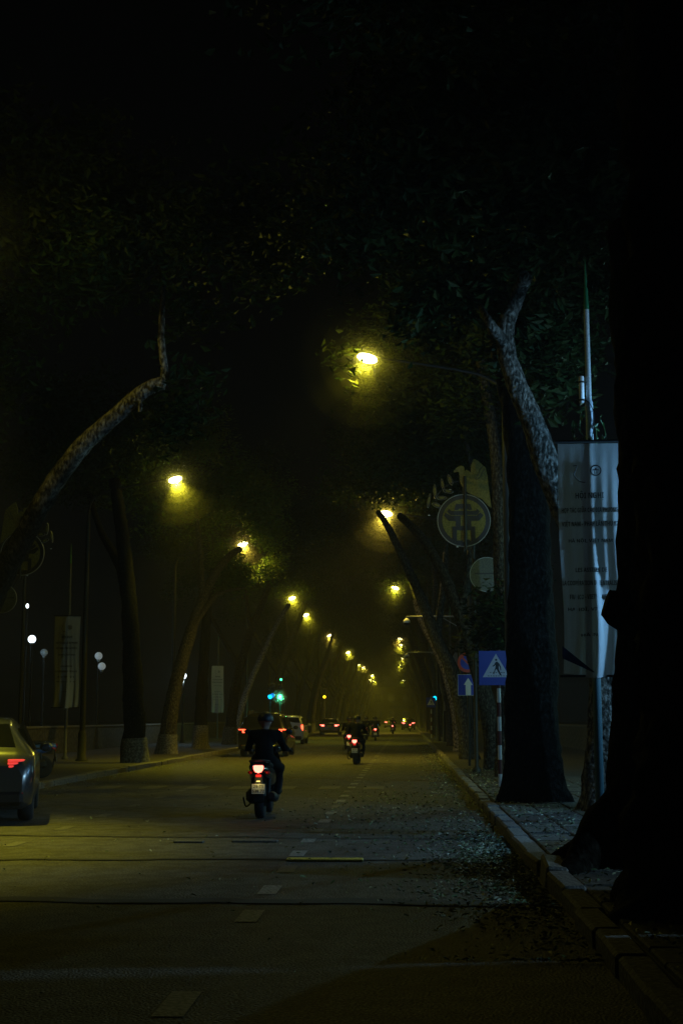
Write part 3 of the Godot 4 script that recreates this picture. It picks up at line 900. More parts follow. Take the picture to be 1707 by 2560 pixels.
# ---------- street lamps ----------
func make_lamps() -> void:
	var pole := shape()
	tube(pole, curve([Vector3(0, 0.1, 0), Vector3(0, 4, 0), Vector3(0, 7.9, 0)], 0.8), [0.095, 0.092, 0.089, 0.086, 0.083, 0.08, 0.077, 0.074, 0.071, 0.068, 0.065], 12)
	var foot := shape()
	lathe(foot, [[0.2, 0.1], [0.2, 0.14], [0.14, 0.2], [0.13, 0.95], [0.1, 1.05]], Vector3.ZERO, Basis(), 14)
	var pole_mesh := done(pole)
	var foot_mesh := done(foot)
	var head := shape()
	egg(head, Vector3(0.0, 0.06, 0), Vector3(0.3, 0.06, 0.06), Basis(), 0.1, 1.0, 16, 5)
	var head_mesh := done(head)
	var bowl := shape()
	egg(bowl, Vector3.ZERO, Vector3(0.225, 0.1, 0.14), Basis(), -1.0, 1.0, 20, 10)
	var bowl_mesh := done(bowl)
	# x and z of the lit head, x of its post, warm or greenish, strength
	var right := [[-0.81, -28.5, 2.12, 0, 0.7], [-0.73, -51.0, 2.35, 1, 3.4], [-0.66, -81.0, 1.8, 0, 1.6], [-0.66, -133.8, 1.8, 1, 3.8], [-0.64, -145.8, 1.8, 0, 3.8], [-0.54, -178.8, 1.8, 0, 3.8], [-0.95, -202.4, 1.8, 0, 3.8], [-0.77, -283.4, 1.8, 0, 3.8]]
	var left := [[-7.48, -20.4, -10.3, 0, 6.0], [-7.48, -43.3, -10.3, 0, 3.0], [-7.28, -60.0, -10.3, 1, 1.6], [-7.4, -87.7, -10.3, 0, 1.5], [-7.59, -102.3, -10.3, 0, 2.5], [-7.28, -128.2, -10.3, 1, 3.8], [-6.96, -161.9, -10.3, 0, 3.8], [-7.04, -199.0, -10.3, 0, 3.8], [-6.67, -209.4, -10.3, 1, 3.8], [-6.38, -250.6, -10.3, 0, 3.8], [-7.38, -274.1, -10.3, 1, 3.8], [-6.95, -289.3, -10.3, 0, 3.8]]
	var nth := ["first", "second", "third", "fourth", "fifth", "sixth", "seventh", "eighth", "ninth", "tenth", "eleventh", "twelfth"]
	for row in [right, left]:
		for i in row.size():
			var d: Array = row[i]
			var toward := -1.0 if row == right else 1.0
			var out: float = absf(d[0] - d[2])
			var t := thing("street_lamp", "lit sodium street lamp, %s from the camera in the %s row" % [nth[i], "right" if row == right else "left"], "street lamp", Vector3(d[2], 0, d[1]), 0.0, "sodium street lamps along both kerbs")
			put("pole", pole_mesh, M.dark_steel, t)
			put("pole_base", foot_mesh, M.dark_steel, t)
			var arm := shape()
			var a := curve([Vector3(0, 7.6, 0), Vector3(0.05 * toward, 8.3, 0), Vector3(0.5 * toward, 8.72, 0), Vector3((out - 0.28) * toward, 9.12, 0)], 0.35)
			var ar := []
			for k in a.size(): ar.append(lerpf(0.042, 0.028, float(k) / a.size()))
			tube(arm, a, ar, 10)
			part("arm", arm, M.dark_steel, t)
			var lean := Basis(Vector3.BACK, 0.26 * toward)
			var at := Vector3(out * toward, 9.12, 0)
			var h := put("lamp_head", head_mesh, M.dark_steel, t, at + Vector3(0, 0.02, 0))
			h.basis = lean
			var bulb := put("lamp_bowl", bowl_mesh, M.sodium if d[3] == 0 else M.sodium_warm, t, at)
			bulb.basis = lean
			var l := OmniLight3D.new()
			l.name = "lamp_light"
			l.light_color = lin(1.0, 0.88, 0.035) if d[3] == 0 else lin(1.0, 0.72, 0.06)
			l.light_energy = SPILL * (0.9 if d[1] > -21.0 else 1.3 if d[1] < -100.0 else (0.6 if d[1] < -40.0 and d[1] > -50.0 else (1.7 if d[1] < -80.0 or d[1] < -50.0 and d[1] > -52.0 else 1.0)))
			l.light_size = 0.05
			l.omni_range = 60.0
			l.omni_attenuation = 2.0
			l.shadow_enabled = true
			t.add_child(l)
			l.position = at
			var beam := SpotLight3D.new()
			beam.name = "lamp_beam"
			beam.light_color = l.light_color
			beam.light_energy = SODIUM * d[4]
			beam.light_size = 0.05
			beam.spot_angle = 31.0 if d[1] > -21.0 else 54.0
			beam.spot_angle_attenuation = 1.0
			beam.spot_range = 60.0
			beam.spot_attenuation = 2.0
			beam.shadow_enabled = true
			t.add_child(beam)
			beam.position = l.position
			beam.basis = Basis.looking_at(Vector3(0.03 * toward, -1.0, 0.42) if d[1] > -21.0 else Vector3(0.36 * toward, -1.0, 0.0), Vector3.FORWARD)
			# fog balls added round the lit bowl to make its lens halo
			for air in [[0.48, 0.09], [0.62, 0.05], [0.8, 0.03], [1.1, 0.015], [1.5, 0.008], [2.1, 0.004], [3.0, 0.0018]] if d[1] > -110.0 else [[0.9, 0.08], [1.8, 0.014]]:
				var mist := FogVolume.new()
				mist.name = "halo_fog"
				mist.shape = RenderingServer.FOG_VOLUME_SHAPE_ELLIPSOID
				mist.size = Vector3.ONE * air[0]
				var fm := FogMaterial.new()
				fm.density = air[1]
				fm.albedo = Color(0.95, 0.95, 0.93)
				mist.material = fm
				t.add_child(mist, true)
				mist.position = at + Vector3(0, -0.03, 0)

const SODIUM := 20.0
const SPILL := 3.0
const COOL := 38.0
const WALL := 13.0


func globe_lamp(label: String, at: Vector3, tall: float, globes: Array, energy: float, tint := Color(0.5, 0.8, 1.0), capped := false) -> Node3D:
	var t := thing("globe_lamp", label, "park lamp", at, 0.0, "globe lamps beside the pavements")
	var st := shape()
	lathe(st, [[0.16, 0.0], [0.16, 0.12], [0.1, 0.3], [0.07, 0.8], [0.05, 1.0], [0.042, tall - 0.5], [0.06, tall - 0.42], [0.035, tall - 0.3], [0.03, tall - 0.2]], Vector3.ZERO, Basis(), 14)
	part("post", st, M.dark_steel, t)
	for g in globes:
		var c := Vector3(g[0], tall + g[1], g[2])
		if absf(g[0]) + absf(g[2]) > 0.05:
			var arm := shape()
			tube(arm, curve([Vector3(0, tall - 0.75, 0), Vector3(g[0] * 0.6, tall + g[1] - 0.38, g[2] * 0.6), c - Vector3(0, 0.2, 0)], 0.1), curve([Vector3(0, tall - 0.75, 0), Vector3(g[0] * 0.6, tall + g[1] - 0.38, g[2] * 0.6), c - Vector3(0, 0.2, 0)], 0.1).map(func(_p): return 0.018), 8)
			part("arm", arm, M.dark_steel, t)
		var cup := shape()
		lathe(cup, [[0.03, -0.26], [0.075, -0.22], [0.085, -0.16]], c, Basis(), 12)
		part("globe_cup", cup, M.pole_paint, t)
		if capped:  # cap added to keep the lamp light off the crowns
			var cap := shape()
			lathe(cap, [[0.01, 0.25], [0.2, 0.235], [0.52, 0.17], [0.53, 0.155], [0.2, 0.2], [0.01, 0.205]], c, Basis(), 24)
			part("lamp_cap", cap, M.dark_steel, t)
		var b := shape()
		egg(b, Vector3.ZERO, Vector3.ONE * 0.175)
		part("globe_bulb", b, M.globe_lit if g[3] > 0 else (M.globe_dim if g[3] == 0 else M.globe_faint), t, c)
		if g[3] == 1 and energy > 0.0:
			var l := OmniLight3D.new()
			l.name = "globe_light"
			l.light_color = lin(tint.r, tint.g, tint.b)
			l.light_energy = energy
			l.light_size = 0.09
			l.omni_range = 50.0
			l.omni_attenuation = 2.0
			l.shadow_enabled = true
			t.add_child(l)
			l.position = c
	return t


func make_globe_lamps() -> void:
	globe_lamp("lit white globe lamp among the trees at the far left", Vector3(-16.65, 0, -60.0), 4.92, [[0, 0, 0, 1]], 1.2)
	globe_lamp("pale globe lamp with a second lower globe, right of the left banner", Vector3(-14.09, 0, -62.0), 4.26, [[0, 0, 0, 0], [0.17, -0.47, 0.05, 0]], 0.0)
	globe_lamp("faint globe lamp just left of the left banner", Vector3(-17.16, 0, -64.0), 4.52, [[0, 0, 0, -1]], 0.0)
	globe_lamp("lit globe lamp half hidden by leaves left of the traffic lights", Vector3(-12.3, 0, -75.0), 3.75, [[0, 0, 0, 1], [-0.12, -0.3, 0.1, 1]], 2.0)
	globe_lamp("bright globe lamp on the left edge, mostly out of view", Vector3(-18.55, 0, -60.5), 4.75, [[0, 0, 0, 1]], 0.8)
	globe_lamp("white globe lamp right of the pavement that lights the near road", Vector3(11.0, 0, -10.6), 4.7, [[0, 0, 0, 1], [0.7, -0.3, 0.4, 2], [0.7, -0.3, -0.4, 2]], COOL, Color(0.42, 0.75, 1.0), true)
	globe_lamp("white globe lamp right of the pavement by the crossing", Vector3(8.6, 0, -28.2), 4.5, [[0, 0, 0, 1], [0.7, -0.3, 0, 2]], COOL * 0.5, Color(0.45, 0.95, 0.95), true)
	# small bare lamp high on a post
	var t := thing("globe_lamp", "small bluish lamp on a thin post above the left globe lamp", "park lamp", Vector3(-18.6, 0, -66.0), 0.0, "globe lamps beside the pavements")
	var st := shape()
	rod(st, Vector3(0, 0, 0), Vector3(0, 6.75, 0), 0.03, 8)
	part("post", st, M.dark_steel, t)
	var b := shape()
	egg(b, Vector3.ZERO, Vector3(0.07, 0.11, 0.07))
	part("lamp_bulb", b, M.small_white, t, Vector3(0, 6.9, 0))


# ---------- banners, poles, emblems ----------
func banner_depth(x: float, y: float, tall: float) -> float:
	var f := clampf(1.0 - y / tall, 0.0, 1.0)   # 0 at the top, 1 at the bottom
	var v := 0.014 * sin(x * 6.0 + 0.6) * (0.2 + f)
	v += 0.07 * smoothstep(0.5, 1.0, f) * sin(x * 17.0 + f * 1.5) * (1.0 - 0.35 * f)
	v += 0.012 * f * sin(x * 46.0) + 0.008 * sin(y * 3.1 + x * 4.0)
	var g := smoothstep(0.3, 1.0, f)
	v += (0.006 + 0.055 * g) * exp(-pow((x - 0.02) / (0.03 + 0.1 * g), 2.0))
	return v


func banner(label: String, at: Vector3, wide: float, tall: float, turn: float, small := false) -> Node3D:
	var t := thing("street_banner", label, "banner", at, turn, "grey conference banners on poles")
	var st := shape()
	st.set_smooth_group(0)
	var nx := 30
	var ny := 44
	var p := func(i: int, j: int) -> Vector3:
		var x := (float(i) / nx - 0.5) * wide
		var y := tall * j / ny
		return Vector3(x + 0.035 * (1.0 - y / tall) * sin(y * 2.0), y - 0.03 * (1.0 - y / tall) * cos(x * 9.0) * (1.0 if j < 3 else 0.0), banner_depth(x, y, tall))
	for i in nx:
		for j in ny:
			quad(st, p.call(i, j), p.call(i, j + 1), p.call(i + 1, j + 1), p.call(i + 1, j))
	part("banner_cloth", st, M.dull_cloth if small else M.cloth, t)
	for e in [tall + 0.03, 0.0]:
		var bar := shape()
		rod(bar, Vector3(-wide / 2 - 0.04, e, 0.0), Vector3(wide / 2 + 0.04, e, 0.0), 0.022 if e > 0.0 else 0.016, 10)
		part("banner_rod", bar, M.dark_steel, t)
	if not small:
		var fold := shape()
		prism(fold, poly([[-wide / 2 - 0.01, 0.22], [-wide / 2 - 0.01, 0.38], [0.03, 0.02]]), 0.1, 0.105)
		part("folded_corner", fold, M.navy_cloth, t)
	var lines := [["HỘI NGHỊ", 2.33, 0.075, 0.36], ["HỢP TÁC GIỮA CÁC ĐỊA PHƯƠNG", 2.14, 0.06, 0.72], ["VIỆT NAM - PHÁP LẦN THỨ 12", 1.96, 0.06, 0.72], ["HÀ NỘI, VIỆT NAM", 1.74, 0.042, 0.56],
		["LES ASSISES DE", 1.36, 0.055, 0.4], ["LA COOPÉRATION DÉCENTRALISÉE", 1.19, 0.06, 0.74], ["FRANCO - VIETNAMIENNE", 1.01, 0.06, 0.56], ["HANOÏ, VIETNAM", 0.85, 0.042, 0.62], ["HÀ NỘI", 0.52, 0.035, 0.3]]
	for l in lines:
		var am := lettering(l[0], l[2])
		var wid := maxf(am.get_aabb().size.x, 0.01)
		var squeeze: float = minf(l[3], wide * 0.96) / wid
		var arrays := am.surface_get_arrays(0)
		var vs: PackedVector3Array = arrays[Mesh.ARRAY_VERTEX]
		for k in vs.size():
			var x := vs[k].x * squeeze
			var y: float = vs[k].y + l[1]
			vs[k] = Vector3(x, y, banner_depth(x, y, tall) + 0.006 + vs[k].z)
		arrays[Mesh.ARRAY_VERTEX] = vs
		var bent := ArrayMesh.new()
		bent.add_surface_from_arrays(Mesh.PRIMITIVE_TRIANGLES, arrays)
		put("lettering", bent, M.ink, t)
	# the two small crests at the top: a round one and a flag-like squiggle
	var crest := shape()
	var xf := Transform3D(Basis(), Vector3(0.09, 2.66, banner_depth(0.09, 2.66, tall) + 0.012))
	ring_plate(crest, 0.058, 0.074, 0.0, 0.003, xf, 28)
	prism(crest, poly([[-0.045, 0.0], [0.045, 0.0], [0.035, 0.014], [0.012, 0.014], [0.012, 0.034], [-0.012, 0.034], [-0.012, 0.014], [-0.035, 0.014]]), 0.0, 0.003, xf)
	prism(crest, poly([[-0.02, -0.045], [-0.008, -0.045], [-0.008, -0.006], [-0.02, -0.006]]), 0.0, 0.003, xf)
	prism(crest, poly([[0.008, -0.045], [0.02, -0.045], [0.02, -0.006], [0.008, -0.006]]), 0.0, 0.003, xf)
	part("round_crest", crest, M.ink, t)
	var sq := shape()
	tube(sq, curve([Vector3(-0.2, 2.72, 0.03), Vector3(-0.15, 2.73, 0.03), Vector3(-0.17, 2.66, 0.03), Vector3(-0.19, 2.6, 0.03), Vector3(-0.13, 2.52, 0.035), Vector3(-0.05, 2.5, 0.04)], 0.03), curve([Vector3(-0.2, 2.72, 0), Vector3(-0.15, 2.73, 0), Vector3(-0.17, 2.66, 0), Vector3(-0.19, 2.6, 0), Vector3(-0.13, 2.52, 0), Vector3(-0.05, 2.5, 0)], 0.03).map(func(_p): return 0.006), 6)
	part("emblem_stroke", sq, M.ink, t)
	return t


func banner_pole(label: String, at: Vector3, tall: float, arm_y: Array) -> Node3D:
	var t := thing("banner_pole", label, "pole", at, 0.0, "poles that carry banners")
	var st := shape()
	lathe(st, [[0.11, 0.1], [0.11, 0.16], [0.052, 0.22], [0.05, 2.5], [0.047, 4.95], [0.047, 5.48], [0.052, 5.5], [0.052, 5.58], [0.037, 5.62], [0.034, tall - 0.7]], Vector3.ZERO, Basis(), 16)
	part("pole_shaft", st, M.pole_paint if at.z > -20.0 else M.dull_paint, t)
	if at.z > -20.0:
		var sleeve := shape()
		lathe(sleeve, [[0.056, 0.2], [0.055, 2.05], [0.051, 2.06]], Vector3.ZERO, Basis(), 16)
		part("shade_sleeve", sleeve, M.teal_shade, t)  # added sleeve; the weaker light low on the pole is in its colour
	var tip := shape()
	lathe(tip, [[0.036, tall - 0.7], [0.036, tall - 0.62], [0.03, tall - 0.6], [0.028, tall - 0.42], [0.014, tall - 0.38], [0.02, tall - 0.3], [0.003, tall]], Vector3.ZERO, Basis(), 12)
	part("pole_spike", tip, M.green_paint, t)
	for y in arm_y:
		var b := shape()
		lathe(b, [[0.06, -0.04], [0.06, 0.04]], Vector3(0, y, 0), Basis(), 14)
		rod(b, Vector3(0, y, 0.0), Vector3(0, y, 0.13), 0.018, 8)
		part("pole_clamp", b, M.dark_steel, t)
	return t


func make_banners() -> void:
	var at := Vector3(2.43, 0.0, -17.75)
	banner_pole("tall pale steel pole with a green spike behind the near grey banner", at, 7.56, [2.0, 5.0])
	banner("large grey cloth banner with dark lettering on the right, its foot in folds", Vector3(2.38, 1.98, -17.6), 0.78, 3.02, -0.04)
	# antenna tube strapped beside the pole
	var t := thing("wifi_antenna", "white tube antenna clamped to the tall pole above the near banner", "antenna", Vector3(2.335, 5.57, -17.72))
	var st := shape()
	lathe(st, [[0.001, 0.0], [0.034, 0.004], [0.034, 0.36], [0.03, 0.366], [0.001, 0.368]], Vector3.ZERO, Basis(), 16)
	part("antenna_tube", st, M.white_plastic, t)
	for y in [0.04, 0.285]:
		var b := shape()
		lathe(b, [[0.038, -0.012], [0.038, 0.012]], Vector3(0, y, 0), Basis(), 14)
		rod(b, Vector3(0.03, y, 0), Vector3(0.11, y + 0.01, -0.02), 0.006, 8)
		part("antenna_clamp", b, M.dark_steel, t)
	var w := shape()
	tube(w, curve([Vector3(0.03, 0.05, 0.0), Vector3(0.09, 0.0, 0.03), Vector3(0.13, -0.08, 0.03), Vector3(0.15, -0.2, 0.02), Vector3(0.13, -0.42, 0.03)], 0.03), curve([Vector3(0.03, 0.05, 0.0), Vector3(0.09, 0.0, 0.03), Vector3(0.13, -0.08, 0.03), Vector3(0.15, -0.2, 0.02), Vector3(0.13, -0.42, 0.03)], 0.03).map(func(_p): return 0.006), 6)
	part("antenna_cable", w, M.black, t)
	# creeper round the pole top
	var v := thing("creeper", "green creeper with looping stems round the pole above the near banner", "plant", Vector3(2.45, 4.98, -17.72))
	rng.seed = 9
	var loops := [[[-0.17, 0.03], [-0.24, 0.14], [-0.25, 0.24], [-0.23, 0.3]], [[-0.1, 0.14], [-0.15, 0.22], [-0.15, 0.34], [-0.13, 0.47]], [[0.06, 0.02], [0.13, 0.07], [0.17, 0.16], [0.16, 0.27], [0.11, 0.36], [0.14, 0.43]], [[0.07, 0.05], [0.062, 0.15], [0.066, 0.3]]]
	var leaf := leaf_flake(0.075, 0.12)
	for l in loops:
		var pts: Array = l.map(func(q): return Vector3(q[0], q[1], rng.randf_range(-0.03, 0.07)))
		var c := curve(pts, 0.025)
		var s2 := shape()
		tube(s2, c, c.map(func(_p): return 0.0055), 6)
		part("stem", s2, M.leaf_solid, v)
		for k in 6:
			var o := put("leaf", leaf, M.leaf_solid, v, c[rng.randi() % c.size()] + Vector3(rng.randf_range(-0.03, 0.03), rng.randf_range(-0.03, 0.03), 0.02))
			o.rotation = Vector3(rng.randf_range(0.6, 1.9), rng.randf() * TAU, rng.randf() * 2.0)
	for k in 14:
		var o := put("leaf", leaf, M.leaf_solid, v, Vector3(rng.randf_range(-0.24, 0.2), rng.randf_range(0.0, 0.12), rng.randf_range(0.0, 0.1)))
		o.rotation = Vector3(rng.randf_range(0.6, 1.9), rng.randf() * TAU, rng.randf() * 2.0)
	# the other banners along the street
	for b in [[Vector3(-11.3, 0, -45.0), "thin pole behind the left grey banner", "grey banner with rows of lettering on the left pavement", 0.0], [Vector3(-12.35, 0, -89.0), "thin pole behind the far left banner", "far narrow grey banner on the left, behind the black car", 0.6], [Vector3(2.25, 0, -71.0), "thin pole behind the far right banner", "far grey banner partly behind leaning trunks on the right", 0.5]]:
		banner_pole(b[1], b[0] + Vector3(0, 0, -0.16), 7.3, [1.8, 4.8])
		banner(b[2], b[0] + Vector3(0, 1.79, 0), 0.86, 3.02, b[3], true)


func emblem(label: String, at: Vector3, flip: float, disc_label: String, big := 1.0) -> void:
	# a street emblem: round gate crest, dove above, laurel on the road side; a plain disc hangs lower on the other side
	var t := thing("street_emblem", label, "emblem", at, 0.0, "gate crest emblems with doves")
	var s := 0.59 / 475.0
	var q := func(a: Array) -> PackedVector2Array: return poly(a.map(func(e): return [(e[0] - 850.0) * s * flip, (1290.0 - e[1]) * s]))
	var st := shape()
	prism(st, circle(0.585, 56), -0.03, 0.0)
	part("crest_board", st, M.panel_dark, t)
	st = shape()
	ring_plate(st, 0.58, 0.595, -0.035, 0.012, Transform3D(), 56)
	part("crest_rim", st, M.panel_edge, t)
	st = shape()
	prism(st, circle(0.485, 56), 0.0, 0.006)
	part("crest_field", st, M.gold_panel, t)
	for g in [[[710, 990], [970, 990], [1000, 1100], [935, 1100], [915, 1078], [770, 1078], [750, 1100], [680, 1105]],
		[[590, 1082], [630, 1120], [1060, 1120], [1095, 1082], [1140, 1130], [1085, 1192], [620, 1192], [545, 1130]],
		[[520, 1150], [615, 1206], [1085, 1206], [1150, 1150], [1205, 1200], [1120, 1300], [980, 1300], [980, 1402], [1050, 1402], [1050, 1640], [975, 1690], [975, 1470], [720, 1470], [720, 1700], [640, 1640], [640, 1402], [705, 1402], [705, 1300], [580, 1300], [490, 1200]],
		[[735, 1655], [825, 1655], [825, 1740], [735, 1735]], [[870, 1640], [950, 1640], [960, 1725], [870, 1745]]]:
		st = shape()
		prism(st, q.call(g), 0.006, 0.02)
		part("gate_shape", st, M.panel_dark, t)
	st = shape()
	prism(st, q.call([[790, 1210], [905, 1210], [905, 1392], [790, 1392]]), 0.02, 0.026)
	part("gate_opening", st, M.gold_panel, t)
	st = shape()
	prism(st, q.call([[680, 372], [745, 312], [800, 286], [850, 293], [870, 335], [876, 395], [905, 362], [950, 385], [985, 420], [990, 300], [1040, 155], [1110, 196], [1200, 275], [1255, 330], [1285, 480], [1310, 740], [1340, 1000], [1348, 1062], [1290, 1025], [1180, 900], [1050, 842], [940, 790], [870, 735], [810, 630], [785, 560], [775, 402], [742, 396], [690, 408]]), -0.03, 0.0)
	part("dove_panel", st, M.gold_panel, t)
	for f in [[[1215, 292], [1160, 350], [1130, 440], [1060, 540]], [[1235, 360], [1190, 420], [1150, 500], [1080, 548]]]:
		var pts: Array = f.map(func(e): return Vector3((e[0] - 850.0) * s * flip, (1290.0 - e[1]) * s, 0.006))
		var c := curve(pts, 0.03)
		st = shape()
		tube(st, c, c.map(func(_p): return 0.006), 6)
		part("feather_line", st, M.panel_dark, t)
	for l in [[225, 925, 90, 18, 10.0], [333, 755, 90, 22, -2.0], [475, 630, 75, 20, -12.0], [612, 545, 70, 26, -20.0], [458, 875, 62, 26, -90.0], [366, 1010, 62, 26, -68.0], [575, 755, 62, 24, -80.0]]:
		var leaf := func(k: float, z0: float, z1: float, m: Material) -> void:
			var p := []
			for e in 16:
				var a := TAU * e / 16
				var w: float = sin(a) * l[3] * (0.7 + 0.3 * absf(sin(a)))
				var v := Vector2(w, cos(a) * l[2]) * k + Vector2(cos(a) * 0.0, 0.0)
				v = v.rotated(deg_to_rad(l[4]))
				p.append([l[0] + v.x, l[1] + v.y])
			var s3 := shape()
			prism(s3, q.call(p), z0, z1)
			part("laurel_leaf", s3, m, t)
		leaf.call(1.5, -0.03, -0.006, M.panel_edge)
		leaf.call(1.42, -0.006, 0.0, M.panel_dark)
		leaf.call(0.85, 0.0, 0.006, M.gold_panel)
	st = shape()
	tube(st, curve([Vector3(-0.5 * flip, 0.2, -0.02), Vector3(-0.62 * flip, 0.5, -0.02), Vector3(-0.4 * flip, 0.78, -0.02), Vector3(-0.1 * flip, 0.9, -0.02)], 0.1), curve([Vector3(-0.5, 0.2, 0), Vector3(-0.62, 0.5, 0), Vector3(-0.4, 0.78, 0), Vector3(-0.1, 0.9, 0)], 0.1).map(func(_p): return 0.012), 8)
	part("laurel_stem", st, M.panel_dark, t)
	for b in [[-0.16 * flip, -0.6], [-0.78 * flip, 0.12], [-0.3 * flip, 0.7]]:
		st = shape()
		egg(st, Vector3(b[0], b[1], 0.02), Vector3(0.028, 0.011, 0.02), Basis(), -1.0, 1.0, 10, 5)
		part("small_bulb", st, M.white_plastic, t)
	st = shape()
	rod(st, Vector3(0, -0.7, -0.06), Vector3(0, 1.1, -0.06), 0.025, 8)
	rod(st, Vector3(0, -0.5, -0.06), Vector3(0.42 * flip, -1.2, -0.06), 0.015, 8)
	part("back_bracket", st, M.dark_steel, t)
	st = shape()
	rod(st, Vector3(0.03 * flip, -0.66, 0.05), Vector3(0.03 * flip, 1.0, 0.05), 0.032, 8)
	part("front_bar", st, M.black, t)
	var d := thing("round_board", disc_label, "round sign", at + Vector3(0.5 * flip, -1.22, 0.0) * big, 0.0, "plain round boards under the emblems")
	t.scale = Vector3.ONE * big
	d.scale = Vector3.ONE * big
	st = shape()
	prism(st, circle(0.38, 44), -0.03, 0.0)
	part("board_face", st, M.disc_panel, d)
	st = shape()
	box(st, Vector3(0.02, 0.02, 0.004), Vector3(0.6, 0.03, 0.006))
	part("board_line", st, M.ink, d)
	st = shape()
	ring_plate(st, 0.375, 0.39, -0.034, 0.01, Transform3D(), 44)
	part("board_rim", st, M.panel_edge, d)


func make_emblems() -> void:
	emblem("gold gate crest with a dove, above the leaning trunk on the right", Vector3(1.463, 6.399, -34.200), 1.0, "plain round board below the right-hand crest, partly behind a trunk", 1.13)
	emblem("dark gate crest with a dove at the left edge, crossed by a bough", Vector3(-10.33, 5.84, -36.0), -1.0, "plain round board at the left edge below the left crest")
	emblem("far small gate crest with a dove above the left traffic lights", Vector3(-10.7, 5.55, -118.0), -1.0, "far small round board above the left traffic lights")
	for p: Array in [[Vector3(1.7, 0, -34.35), 7.4, "black post in front of the right-hand crest"], [Vector3(-10.3, 0, -36.2), 6.9, "dark post behind the left-hand crest"], [Vector3(-10.7, 0, -118.2), 6.8, "dark post behind the far crest"]]:
		var t := thing("emblem_post", p[2], "post", p[0], 0.0, "posts that carry the crests")
		var st := shape()
		lathe(st, [[0.12, 0.1], [0.12, 0.2], [0.05, 0.28], [0.04, p[1]]], Vector3.ZERO, Basis(), 12)
		part("post_shaft", st, M.black, t)


# ---------- road signs, signals, camera arms ----------
func striped_post(called: String, label: String, at: Vector3, tall: float, plain := false) -> Node3D:
	var t := thing(called, label, "sign post", at, 0.0, "striped road sign posts")
	var y := 0.1
	var k := 0
	while y < tall:
		var st := shape()
		var h := minf(0.275, tall - y)
		lathe(st, [[0.038, y], [0.038, y + h - 0.001]], Vector3.ZERO, Basis(), 16)
		part("post_band", st, M.dark_steel if plain else (M.post_white if k % 2 == 0 else M.post_red), t)
		y += h
		k += 1
	return t


func crossing_sign(label: String, at: Vector3, turn: float) -> Node3D:
	var t := thing("crossing_sign", label, "road sign", at, turn, "pedestrian crossing signs")
	var st := shape()
	box(st, Vector3.ZERO, Vector3(0.67, 0.67, 0.012), Basis(), 0.004)
	part("sign_plate", st, M.sign_blue, t)
	st = shape()
	prism(st, poly([[-0.265, -0.18], [0.265, -0.18], [0.0, 0.28]]), 0.006, 0.009)
	part("sign_triangle", st, M.sign_white, t)
	# walking figure, facing left
	var fig := [[[-0.045, -0.115], [-0.005, -0.01], [0.02, -0.03], [0.03, -0.06], [0.075, -0.135], [0.105, -0.13], [0.062, -0.04], [0.05, 0.0], [0.052, 0.06], [0.075, 0.02], [0.08, -0.04], [0.096, -0.035], [0.094, 0.03], [0.06, 0.1], [0.02, 0.135], [-0.012, 0.12], [-0.04, 0.07], [-0.072, 0.05], [-0.066, 0.034], [-0.024, 0.052], [-0.008, 0.08], [-0.014, 0.02], [-0.045, -0.07], [-0.065, -0.1]]]
	for f in fig:
		st = shape()
		prism(st, poly(f.map(func(e): return [e[0], e[1] - 0.01])), 0.009, 0.0115)
		part("walking_figure", st, M.black, t)
	st = shape()
	prism(st, circle(0.021, 16, Vector2(0.002, 0.158)), 0.009, 0.0115)
	part("figure_head", st, M.black, t)
	for row in [[-0.09, [-0.11, -0.055, 0.0, 0.06, 0.105, 0.15]], [-0.155, [-0.15, -0.1, -0.05, 0.0, 0.05, 0.1, 0.15, 0.2]]]:
		for x in row[1]:
			if absf(x) > 0.28 + row[0] * 0.6 + 0.1: continue
			st = shape()
			box(st, Vector3(x, row[0], 0.0105), Vector3(0.03, 0.013, 0.003))
			part("crossing_mark", st, M.black, t)
	return t


